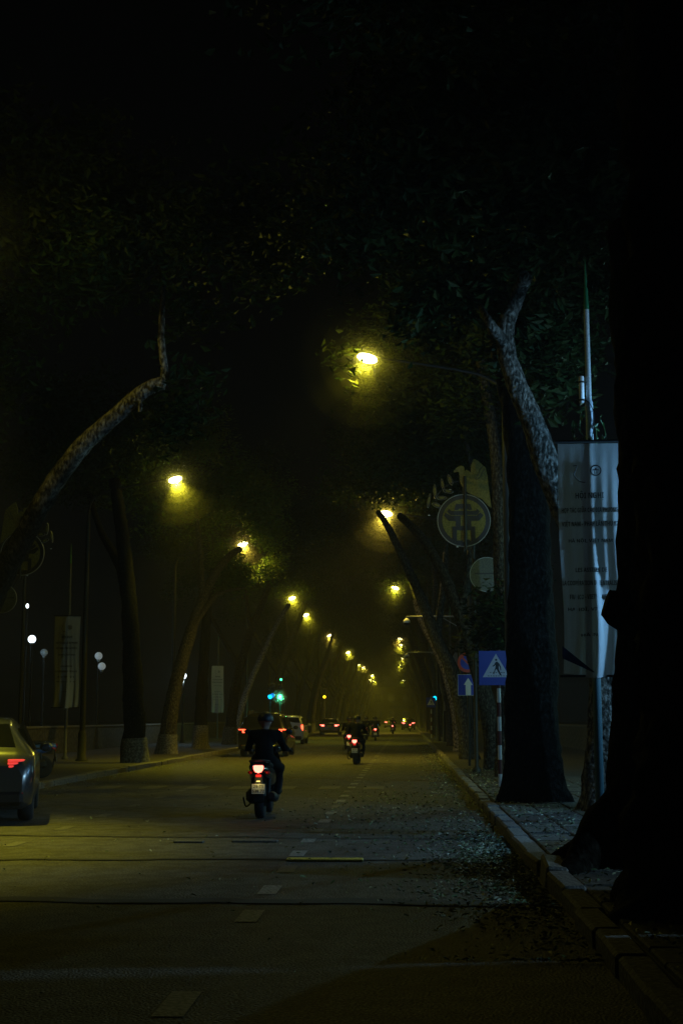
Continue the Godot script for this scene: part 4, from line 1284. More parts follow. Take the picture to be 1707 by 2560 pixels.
func make_signs() -> void:
	striped_post("sign_post", "red and white striped post under the near crossing sign", Vector3(1.79, 0, -27.0), 2.78)
	crossing_sign("blue square sign with a walking figure in a white triangle, nearest on the right", Vector3(1.74, 2.42, -26.93), 0.03)
	striped_post("sign_post", "dark post under the one-way arrow sign", Vector3(1.76, 0, -39.6), 3.35, true)
	var t := thing("one_way_sign", "blue square sign with a white arrow pointing up", "road sign", Vector3(1.75, 2.39, -39.53))
	var st := shape()
	box(st, Vector3.ZERO, Vector3(0.6, 0.6, 0.012), Basis(), 0.004)
	part("sign_plate", st, M.sign_blue, t)
	st = shape()
	prism(st, poly([[-0.075, -0.29], [0.075, -0.29], [0.075, 0.0], [0.13, 0.0], [0.0, 0.2], [-0.13, 0.0], [-0.075, 0.0]]), 0.006, 0.009)
	part("arrow", st, M.sign_white, t)
	st = shape()
	for e in [[0.0, 0.296, 0.6, 0.008], [0.0, -0.296, 0.6, 0.008], [-0.296, 0.0, 0.008, 0.585], [0.296, 0.0, 0.008, 0.585]]: box(st, Vector3(e[0], e[1], 0.0075), Vector3(e[2], e[3], 0.003))
	part("sign_border", st, M.sign_white, t)
	t = thing("no_parking_sign", "round blue sign with a red ring above the one-way sign", "road sign", Vector3(1.73, 3.03, -39.53))
	st = shape()
	prism(st, circle(0.285, 44), -0.006, 0.006)
	part("sign_plate", st, M.sign_blue, t)
	st = shape()
	ring_plate(st, 0.2, 0.284, 0.006, 0.009)
	part("red_ring", st, M.sign_red, t)
	st = shape()
	box(st, Vector3(0, 0, 0.0115), Vector3(0.055, 0.44, 0.005), Basis(Vector3.BACK, 0.785))
	part("red_bar", st, M.sign_red, t)
	# far crossing sign by the lights, turned to the road
	striped_post("sign_post", "post under the far crossing sign by the blue signal on the right", Vector3(1.62, 0, -93.6), 2.9)
	crossing_sign("far pedestrian crossing sign beside the blue signal on the right", Vector3(1.6, 2.5, -93.5), 0.25)
	# traffic signals
	signal_post("traffic signal showing green on the left pavement", Vector3(-8.16, 0, -88.0), [[0.0, 2.8, "green"], [0.05, 3.9, "small_green"]])
	signal_post("signal with two blue lights left of the green light", Vector3(-8.86, 0, -88.6), [[0.0, 2.82, "cyan"], [0.15, 2.9, "blue"]])
	signal_post("signal with a round blue light on the right pavement", Vector3(1.9, 0, -95.0), [[0.0, 2.8, "cyan"]])
	signal_post("amber signal light farther down the left pavement", Vector3(-7.9, 0, -131.0), [[0.0, 3.45, "amber"]])
	# camera arms reaching over the road
	camera_arm("pole with a long arm and a domed camera, nearer of two on the right", Vector3(1.95, 0, -50.0), 5.13, 1.95)
	camera_arm("pole with a long arm and a domed camera, farther of two on the right", Vector3(2.1, 0, -79.0), 5.2, 2.1)


func signal_post(label: String, at: Vector3, lights: Array) -> void:
	var t := thing("traffic_signal", label, "traffic light", at, 0.0, "traffic signals at the far crossing")
	var st := shape()
	var top := 0.0
	for l in lights: top = maxf(top, l[1])
	lathe(st, [[0.1, 0.0], [0.1, 0.15], [0.05, 0.22], [0.045, top + 0.5]], Vector3(0, 0, -0.12), Basis(), 12)
	part("signal_pole", st, M.dark_steel, t)
	for l in lights:
		var small: bool = l[2] == "small_green"
		var w := 0.14 if small else 0.3
		var house := shape()
		if small: box(house, Vector3(l[0], l[1], -0.05), Vector3(0.16, 0.26, 0.1), Basis(), 0.02)
		else: box(house, Vector3(l[0], l[1] + 0.3, -0.07), Vector3(0.34, 0.98, 0.14), Basis(), 0.03)
		part("signal_housing", house, M.black, t)
		for k in (1 if small else 3):
			var lens := shape()
			lathe(lens, [[0.001, 0.03], [w * 0.3, 0.024], [w * 0.46, 0.006], [w * 0.48, 0.0]], Vector3(l[0], l[1] + k * 0.3 * (0.0 if small else 1.0), 0.0), Basis(Vector3.RIGHT, PI / 2), 18)
			var lit: bool = k == 0
			var m: Material = M.window_dark
			if lit: m = {"green": M.green_light, "small_green": M.green_light, "cyan": M.cyan_light, "blue": M.blue_light, "amber": M.amber_light}[l[2]]
			part("signal_lens", lens, m, t)
			if not small:
				var hood := shape()
				var rr := w * 0.52
				var rings := []
				for e in 13:
					var a := lerpf(-0.25, PI + 0.25, e / 12.0)
					var d := Vector3(cos(a), sin(a), 0)
					var c := Vector3(l[0], l[1] + k * 0.3, 0)
					rings.append(PackedVector3Array([c + d * rr, c + d * (rr + 0.006), c + d * (rr + 0.006) + Vector3(0, 0, 0.16), c + d * rr + Vector3(0, 0, 0.16)]))
				loft(hood, rings, true, false)
				part("signal_hood", hood, M.black, t)
	var l: Array = lights[0]
	var lamp := OmniLight3D.new()
	lamp.name = "signal_light"
	lamp.light_color = {"green": lin(0.08, 1.0, 0.42), "cyan": lin(0.05, 0.6, 1.0), "amber": lin(1.0, 0.6, 0.05)}[l[2]]
	lamp.light_energy = 1.8 if l[2] == "green" else 0.25
	lamp.light_size = 0.1
	lamp.omni_range = 25.0
	lamp.omni_attenuation = 2.0
	lamp.shadow_enabled = true
	t.add_child(lamp)
	lamp.position = Vector3(l[0], l[1], 0.14)
	if l[2] == "green":
		for air in [[0.6, 0.5], [1.0, 0.15]]:  # fog balls added to make the halo round the green light
			var mist := FogVolume.new()
			mist.name = "halo_fog"
			mist.shape = RenderingServer.FOG_VOLUME_SHAPE_ELLIPSOID
			mist.size = Vector3.ONE * air[0]
			var fm := FogMaterial.new()
			fm.density = air[1]
			fm.albedo = Color(0.95, 0.95, 0.93)
			mist.material = fm
			t.add_child(mist, true)
			mist.position = Vector3(l[0], l[1], 0.14)


func camera_arm(label: String, at: Vector3, y: float, reach: float) -> void:
	var t := thing("camera_pole", label, "camera pole", at, 0.0, "traffic camera poles")
	var st := shape()
	lathe(st, [[0.15, 0.1], [0.15, 0.14], [0.08, 0.2], [0.06, y + 0.2]], Vector3.ZERO, Basis(), 12)
	part("pole", st, M.dark_steel, t)
	st = shape()
	tube(st, [Vector3(0, y, 0), Vector3(-reach * 0.5, y + 0.01, 0), Vector3(-reach, y, 0), Vector3(-reach - 0.03, y - 0.06, 0)], [0.032, 0.028, 0.025, 0.025], 10)
	part("arm", st, M.steel, t)
	st = shape()
	rod(st, Vector3(0, y - 0.42, 0), Vector3(-reach * 0.35, y - 0.02, 0), 0.014, 8)
	part("brace", st, M.steel, t)
	st = shape()
	lathe(st, [[0.02, 0.0], [0.06, -0.02], [0.125, -0.1], [0.13, -0.17], [0.12, -0.18]], Vector3(-reach, y - 0.05, 0), Basis(), 16)
	part("camera_housing", st, M.white_plastic, t)
	st = shape()
	egg(st, Vector3(-reach, y - 0.225, 0), Vector3(0.1, 0.1, 0.1), Basis(), -1.0, 0.1)
	part("camera_dome", st, M.glass, t)


# ---------- scooters and riders ----------
func wheel(parent: Node3D, at: Vector3, r: float, w: float, called := "wheel") -> void:
	var n := Node3D.new()
	n.name = called
	parent.add_child(n, true)
	n.position = at
	var turn := Basis(Vector3.BACK, PI / 2)
	var st := shape()
	lathe(st, [[r * 0.62, -w * 0.42], [r * 0.85, -w * 0.5], [r * 0.96, -w * 0.4], [r, -w * 0.15], [r, w * 0.15], [r * 0.96, w * 0.4], [r * 0.85, w * 0.5], [r * 0.62, w * 0.42]], Vector3.ZERO, turn, 28)
	part("tyre", st, M.rubber, n)
	st = shape()
	lathe(st, [[0.02, -w * 0.4], [r * 0.2, -w * 0.36], [r * 0.5, -w * 0.2], [r * 0.62, -w * 0.4], [r * 0.64, 0.0], [r * 0.62, w * 0.4], [r * 0.5, w * 0.2], [r * 0.2, w * 0.36], [0.02, w * 0.4]], Vector3.ZERO, turn, 24)
	part("rim", st, M.aluminium, n)


func oval(at: Vector3, rx: float, ry: float, n := 18, flat := 0.0) -> PackedVector3Array:
	var ring := PackedVector3Array()
	for k in n:
		var t := TAU * k / n
		var c := cos(t)
		var s := sin(t)
		ring.append(at + Vector3(signf(c) * pow(absf(c), 0.8) * rx, signf(s) * pow(absf(s), 0.8) * ry, flat * s))
	return ring


func make_scooter(label: String, plate_text: Array, paint_m: Material) -> Node3D:
	var t := thing("motor_scooter", label, "motor scooter", Vector3.ZERO, 0.0, "scooters riding away down the street")
	wheel(t, Vector3(0, 0.25, 0.6), 0.25, 0.14, "rear_wheel")
	wheel(t, Vector3(0, 0.25, -0.68), 0.25, 0.11, "front_wheel")
	var st := shape()
	loft(st, [oval(Vector3(0, 0.5, -0.22), 0.1, 0.1), oval(Vector3(0, 0.54, -0.1), 0.17, 0.17), oval(Vector3(0, 0.58, 0.15), 0.19, 0.17), oval(Vector3(0, 0.63, 0.45), 0.185, 0.15), oval(Vector3(0, 0.68, 0.7), 0.14, 0.1), oval(Vector3(0, 0.71, 0.88), 0.095, 0.065), oval(Vector3(0, 0.715, 0.92), 0.06, 0.04)])
	part("tail_body", st, paint_m, t)
	st = shape()
	loft(st, [oval(Vector3(0, 0.7, -0.2), 0.08, 0.04), oval(Vector3(0, 0.735, -0.12), 0.13, 0.055), oval(Vector3(0, 0.74, 0.2), 0.15, 0.06), oval(Vector3(0, 0.79, 0.55), 0.14, 0.055), oval(Vector3(0, 0.8, 0.72), 0.09, 0.035)])
	part("seat", st, M.vinyl, t)
	st = shape()
	tube(st, curve([Vector3(-0.12, 0.78, 0.55), Vector3(-0.14, 0.83, 0.8), Vector3(0, 0.84, 0.9), Vector3(0.14, 0.83, 0.8), Vector3(0.12, 0.78, 0.55)], 0.06), curve([Vector3(-0.12, 0.78, 0.55), Vector3(-0.14, 0.83, 0.8), Vector3(0, 0.84, 0.9), Vector3(0.14, 0.83, 0.8), Vector3(0.12, 0.78, 0.55)], 0.06).map(func(_p): return 0.013), 8)
	part("grab_rail", st, M.dark_steel, t)
	st = shape()
	prism(st, poly([[-0.072, 0.045], [-0.06, 0.056], [0.06, 0.056], [0.072, 0.045], [0.07, 0.0], [0.045, -0.04], [0.0, -0.055], [-0.045, -0.04], [-0.07, 0.0]]), 0.0, 0.03, Transform3D(Basis(), Vector3(0, 0.715, 0.905)))
	part("tail_light", st, M.tail_hot, t)
	st = shape()
	box(st, Vector3(0, 0.62, 0.9), Vector3(0.085, 0.035, 0.02), Basis(), 0.006)
	part("rear_reflector", st, M.tail_dim, t)
	st = shape()
	box(st, Vector3(0, 0.5, 0.885), Vector3(0.12, 0.28, 0.02), Basis(Vector3.RIGHT, -0.1), 0.006)
	box(st, Vector3(0, 0.34, 0.86), Vector3(0.15, 0.2, 0.02), Basis(Vector3.RIGHT, 0.12), 0.006)
	part("mudguard", st, M.black, t)
	var pl := shape()
	box(pl, Vector3.ZERO, Vector3(0.19, 0.14, 0.004), Basis(), 0.0015)
	var plate := part("licence_plate", pl, M.plate, t, Vector3(0, 0.435, 0.915))
	plate.rotation.x = -0.12
	for k in 2:
		var am := letters(plate_text[k], 0.042, true, 0.002)
		put("plate_number", am, M.ink, plate, Vector3(0, 0.033 - 0.066 * k, 0.0035))
	for s in [-1.0, 1.0]:
		st = shape()
		egg(st, Vector3(0.13 * s, 0.665, 0.84), Vector3(0.035, 0.025, 0.05))
		part("turn_signal", st, M.reflector, t)
		st = shape()
		rod(st, Vector3(0.2 * s, 0.99, -0.55), Vector3(0.3 * s, 1.2, -0.5), 0.007, 8)
		egg(st, Vector3(0.32 * s, 1.24, -0.49), Vector3(0.055, 0.042, 0.016))
		part("mirror", st, M.black, t)
		st = shape()
		rod(st, Vector3(0.22 * s, 0.955, -0.55), Vector3(0.37 * s, 0.95, -0.5), 0.017, 10)
		part("grip", st, M.rubber, t)
		st = shape()
		rod(st, Vector3(0.11 * s, 0.28, 0.6), Vector3(0.12 * s, 0.58, 0.55), 0.028, 10)
		part("shock_absorber", st, M.dark_steel, t)
	st = shape()
	tube(st, [Vector3(0.15, 0.3, 0.1), Vector3(0.18, 0.28, 0.3), Vector3(0.19, 0.32, 0.75), Vector3(0.185, 0.33, 0.82)], [0.03, 0.065, 0.075, 0.05], 14)
	part("muffler", st, M.black, t)
	st = shape()
	box(st, Vector3(-0.15, 0.3, 0.42), Vector3(0.12, 0.2, 0.55), Basis(Vector3.RIGHT, -0.1), 0.05)
	part("engine_case", st, M.dark_steel, t)
	st = shape()
	tube(st, curve([Vector3(-0.12, 0.26, 0.35), Vector3(-0.22, 0.16, 0.5), Vector3(-0.25, 0.3, 0.62)], 0.05), curve([Vector3(-0.12, 0.26, 0.35), Vector3(-0.22, 0.16, 0.5), Vector3(-0.25, 0.3, 0.62)], 0.05).map(func(_p): return 0.012), 8)
	part("side_stand", st, M.black, t)
	st = shape()
	box(st, Vector3(0, 0.27, -0.28), Vector3(0.38, 0.06, 0.42), Basis(), 0.02)
	part("floorboard", st, M.black, t)
	st = shape()
	loft(st, [oval(Vector3(0, 0.3, -0.48), 0.2, 0.05), oval(Vector3(0, 0.5, -0.54), 0.23, 0.05), oval(Vector3(0, 0.75, -0.6), 0.2, 0.05), oval(Vector3(0, 0.93, -0.6), 0.13, 0.06)].map(func(r): return r))
	part("front_shield", st, paint_m, t)
	st = shape()
	loft(st, [oval(Vector3(0, 0.97, -0.48), 0.12, 0.06), oval(Vector3(0, 0.98, -0.58), 0.22, 0.085), oval(Vector3(0, 0.96, -0.7), 0.13, 0.07), oval(Vector3(0, 0.95, -0.74), 0.06, 0.04)])
	part("handlebar_cowl", st, paint_m, t)
	st = shape()
	for s in [-1.0, 1.0]: rod(st, Vector3(0.075 * s, 0.25, -0.68), Vector3(0.06 * s, 0.62, -0.58), 0.02, 10)
	part("fork", st, M.dark_steel, t)
	st = shape()
	var fr := []
	for k in 9:
		var a := lerpf(0.35, 2.6, k / 8.0)
		fr.append(oval(Vector3(0, 0.25 + 0.29 * sin(a), -0.68 - 0.29 * cos(a)), 0.075, 0.012, 10))
	loft(st, fr)
	part("front_mudguard", st, paint_m, t)
	return t


func make_rider(label: String, jacket: Color, helmet_m: Material) -> Node3D:
	var t := thing("person", label, "person", Vector3.ZERO, 0.0, "helmeted riders on the scooters")
	var skin := Color(0.3, 0.19, 0.13)
	var trousers := Color(0.008, 0.008, 0.01)
	var shoe := Color(0.03, 0.028, 0.026)
	var bones := []
	bones.append([Vector3(0, 0.84, 0.16), Vector3(0, 0.98, 0.12), 0.135, 0.13, jacket])
	bones.append([Vector3(0, 0.98, 0.12), Vector3(0, 1.14, 0.05), 0.13, 0.135, jacket])
	bones.append([Vector3(-0.09, 1.16, 0.03), Vector3(0.09, 1.16, 0.03), 0.11, 0.11, jacket])
	bones.append([Vector3(0, 1.2, 0.0), Vector3(0, 1.32, -0.05), 0.062, 0.052, skin])
	for s in [-1.0, 1.0]:
		bones.append([Vector3(0.1 * s, 1.2, 0.02), Vector3(0.19 * s, 1.2, -0.01), 0.075, 0.066, jacket])
		bones.append([Vector3(0.19 * s, 1.2, -0.01), Vector3(0.275 * s, 1.0, -0.2), 0.064, 0.05, jacket])
		bones.append([Vector3(0.275 * s, 1.0, -0.2), Vector3(0.305 * s, 0.975, -0.43), 0.048, 0.036, jacket])
		bones.append([Vector3(0.1 * s, 0.82, 0.14), Vector3(0.205 * s, 0.7, -0.3), 0.098, 0.066, trousers])
		bones.append([Vector3(0.205 * s, 0.7, -0.3), Vector3(0.175 * s, 0.37, -0.2), 0.06, 0.042, trousers])
		bones.append([Vector3(0.175 * s, 0.34, -0.2), Vector3(0.195 * s, 0.335, -0.42), 0.042, 0.034, shoe])
	# head with nose, chin, ears
	bones.append([Vector3(0, 1.4, -0.06), Vector3(0, 1.43, -0.055), 0.088, 0.09, skin])
	bones.append([Vector3(0, 1.345, -0.115), Vector3(0, 1.36, -0.1), 0.036, 0.05, skin])
	var st := shape()
	body(st, bones, 0.014, 0.035)
	# face and hands on finer grids
	for s in [-1.0, 1.0]:
		var h := []
		var w := Vector3(0.305 * s, 0.975, -0.43)
		var palm := Vector3(0.3 * s, 0.978, -0.49)
		h.append([w, palm, 0.03, 0.03, skin])
		for f in 4:
			var x: float = (0.272 + f * 0.021) * s
			var len: float = [0.9, 1.0, 0.96, 0.78][f]
			var k0 := Vector3(x, 0.985, -0.5)
			var k1 := Vector3(x, 0.98, -0.5 - 0.036 * len)
			var k2 := Vector3(x, 0.952, -0.508 - 0.038 * len)
			var k3 := Vector3(x, 0.932, -0.5 - 0.014 * len)
			h.append([palm, k0, 0.018, 0.011, skin])
			h.append([k0, k1, 0.0105, 0.0095, skin])
			h.append([k1, k2, 0.0095, 0.009, skin])
			h.append([k2, k3, 0.009, 0.008, skin])
		h.append([Vector3(0.278 * s, 0.972, -0.455), Vector3(0.248 * s, 0.955, -0.485), 0.015, 0.011, skin])
		h.append([Vector3(0.248 * s, 0.955, -0.485), Vector3(0.252 * s, 0.935, -0.51), 0.011, 0.009, skin])
		body(st, h, 0.0042, 0.006)
	var face := []
	face.append([Vector3(0, 1.4, -0.148), Vector3(0, 1.375, -0.165), 0.01, 0.015, skin])
	for s in [-1.0, 1.0]:
		face.append([Vector3(0.086 * s, 1.41, -0.05), Vector3(0.09 * s, 1.385, -0.055), 0.016, 0.012, skin])
		face.append([Vector3(0.033 * s, 1.408, -0.137), Vector3(0.034 * s, 1.408, -0.138), 0.012, 0.012, Color(0.02, 0.015, 0.012)])
	face.append([Vector3(-0.02, 1.345, -0.148), Vector3(0.02, 1.345, -0.148), 0.008, 0.008, Color(0.25, 0.09, 0.08)])
	body(st, face, 0.004, 0.006)
	st.generate_normals()
	put("body", st.commit(), M.person, t)
	var hs := shape()
	egg(hs, Vector3(0, 1.425, -0.05), Vector3(0.125, 0.125, 0.14), Basis(), -0.15, 1.0, 22, 9)
	part("helmet", hs, helmet_m, t)
	hs = shape()
	egg(hs, Vector3(0, 1.42, -0.16), Vector3(0.1, 0.014, 0.07), Basis(), -1.0, 1.0, 16, 4)
	part("helmet_peak", hs, helmet_m, t)
	hs = shape()
	for s in [-1.0, 1.0]: tube(hs, curve([Vector3(0.11 * s, 1.41, -0.05), Vector3(0.085 * s, 1.35, -0.08), Vector3(0, 1.315, -0.115)], 0.03), curve([Vector3(0.11 * s, 1.41, -0.05), Vector3(0.085 * s, 1.35, -0.08), Vector3(0, 1.315, -0.115)], 0.03).map(func(_p): return 0.006), 6)
	part("chin_strap", hs, M.black, t)
	return t


func make_riders() -> void:
	var s0 := make_scooter("black scooter with a bright red tail light, nearest on the road", ["29-T1", "539.72"], M.scooter_black)
	s0.position = Vector3(-2.16, 0, -20.9)
	var p0 := make_rider("rider in dark clothes and helmet on the nearest scooter, seen from behind", Color(0.004, 0.004, 0.0045), M.helmet)
	p0.position = s0.position
	# x, z, scooter label, rider label, jacket as group of look
	var more := [
		[-1.62, -44.2, "dark scooter with a round red tail light behind the nearest rider's lane", "rider in a dark coat on the second scooter from the camera", 1.0],
		[-2.35, -56.0, "dark unlit scooter ahead and left of the second scooter", "rider in dark clothes ahead and left of the second scooter", 1.0],
		[-2.75, -92.0, "far scooter with a pale lit plate, left of a pair", "rider on the left scooter of the far pair", 1.0],
		[-2.1, -90.0, "far scooter with a bluish lit plate, right of a pair", "rider on the right scooter of the far pair", 1.0],
		[-2.55, -106.0, "scooter showing a small orange red light between the far pair", "rider between and beyond the far pair of scooters", 1.0],
		[-1.35, -128.0, "small far scooter with a warm tail light right of the far pair", "small rider right of the far pair of scooters", 1.0],
		[0.25, -150.0, "tiny scooter with a red light at the end of the road", "tiny rider at the end of the road", 1.0],
		[-0.45, -176.0, "tiny scooter with a warm light left of the far cars", "tiny rider left of the far cars", 1.0]]
	for m in more:
		copy_of(s0, m[2], Vector3(m[0], 0, m[1]), rng.randf_range(-0.05, 0.05))
		copy_of(p0, m[3], Vector3(m[0], 0, m[1]), 0.0)
	var glow := shape()
	box(glow, Vector3(0, 0.545, 0.925), Vector3(0.06, 0.014, 0.02), Basis(), 0.004)
	part("plate_lamp", glow, M.plate_glow, s0)
	var pl := OmniLight3D.new()
	pl.name = "plate_light"
	pl.light_color = lin(1.0, 0.8, 0.2)
	pl.light_energy = 0.008
	pl.light_size = 0.01
	pl.omni_range = 2.0
	pl.omni_attenuation = 2.0
	pl.shadow_enabled = true
	s0.add_child(pl)
	pl.position = Vector3(0, 0.545, 0.985)
	var parked := make_scooter("blue black scooter parked unlit on the left pavement", ["29-K1", "208.41"], M.scooter_blue)
	parked.position = Vector3(-8.9, 0.1, -31.0)
	parked.rotation.y = 1.9
	for c in parked.get_children():
		if String(c.name).begins_with("tail_light") or String(c.name).begins_with("rear_reflector"): c.material_override = M.reflector


# ---------- cars ----------
func section(z: float, yb: float, yw: float, yt: float, hb: float, ht: float) -> PackedVector3Array:
	var half := [[hb * 0.0, yb], [hb * 0.82, yb], [hb * 0.96, yb + 0.07], [hb, lerpf(yb, yw, 0.45)], [hb * 0.985, yw], [lerpf(ht, hb, 0.42), lerpf(yw, yt, 0.5)], [ht, lerpf(yw, yt, 0.86)], [ht * 0.86, lerpf(yw, yt, 0.97)], [ht * 0.45, yt], [0.0, yt + 0.008]]
	var ring := PackedVector3Array()
	for q in half: ring.append(Vector3(q[0], q[1], z))
	for k in range(half.size() - 2, 0, -1): ring.append(Vector3(-half[k][0], half[k][1], z))
	return ring


func pane(st: SurfaceTool, c: Array, out: Vector3, thick := 0.02) -> void:
	var mid := Vector3.ZERO
	for p in c: mid += p / c.size()
	st.set_smooth_group(-1)
	var n := c.size()
	for k in n:
		tri_out(st, mid + out, c[k] + out, c[(k + 1) % n] + out, mid - out)
		tri_out(st, c[k] + out, c[(k + 1) % n] + out, c[k] + out - out.normalized() * thick * 3.0, mid)
		tri_out(st, c[(k + 1) % n] + out, c[k] + out - out.normalized() * thick * 3.0, c[(k + 1) % n] + out - out.normalized() * thick * 3.0, mid)


func make_car(called: String, label: String, group: String, d: Dictionary) -> Node3D:
	var t := thing(called, label, "car", Vector3.ZERO, 0.0, group)
	var st := shape()
	loft(st, d.sections.map(func(s): return section(s[0], s[1], s[2], s[3], s[4], s[5])))
	part("body", st, d.paint, t)
	st = shape()
	pane(st, d.rear_glass, Vector3(0, 0.006, 0.022))
	part("rear_window", st, M.glass, t)
	for s in [-1.0, 1.0]:
		for w in d.side_glass:
			st = shape()
			pane(st, w.map(func(p): return Vector3(p[0] * s, p[1], p[2])), Vector3(0.014 * s, 0.004, 0))
			part("side_window", st, M.glass, t)
		st = shape()
		for b in d.lights:
			box(st, Vector3(b[0] * s, b[1], b[2]), Vector3(b[3], b[4], 0.05), Basis(Vector3.UP, 0.35 * s), 0.008)
		part("tail_light", st, d.lamp, t)
		st = shape()
		box(st, Vector3(0.7 * d.half * s / 0.9, 0.42, 0.02), Vector3(0.12, 0.05, 0.03), Basis(), 0.01)
		part("rear_reflector", st, M.reflector, t)
		st = shape()
		egg(st, Vector3((d.half + 0.1) * s, d.mirror[0], d.mirror[1]), Vector3(0.1, 0.075, 0.06))
		box(st, Vector3((d.half - 0.02) * s, d.mirror[0] - 0.03, d.mirror[1] - 0.02), Vector3(0.14, 0.03, 0.05), Basis(), 0.01)
		part("wing_mirror", st, d.paint, t)
		for z in d.axles: wheel(t, Vector3((d.half - 0.12) * s, 0.33, z), 0.33, 0.22)
		if d.get("rails", false):
			st = shape()
			tube(st, [Vector3(0.56 * s, 1.6, -0.65), Vector3(0.57 * s, 1.68, -0.75), Vector3(0.57 * s, 1.7, -2.1), Vector3(0.56 * s, 1.64, -2.3)], [0.018, 0.018, 0.018, 0.018], 8)
			part("roof_rail", st, M.chrome, t)
	st = shape()
	box(st, Vector3(0, 0.36, 0.0), Vector3(d.half * 1.7, 0.2, 0.16), Basis(), 0.05)
	part("rear_bumper", st, M.black, t)
	st = shape()
	box(st, d.plate, Vector3(0.34, 0.17, 0.015) if not d.get("wide_plate", false) else Vector3(0.47, 0.11, 0.015), Basis(), 0.004)
	var pl := part("licence_plate", st, d.plate_paint, t)
	put("plate_number", letters(d.number, 0.05, true, 0.002), M.ink, pl, d.plate + Vector3(0, 0, 0.01))
	if d.get("strip", false):
		st = shape()
		box(st, Vector3(0, 1.0, 0.02), Vector3(1.0, 0.022, 0.02), Basis(), 0.005)
		part("chrome_strip", st, M.chrome, t)
	return t


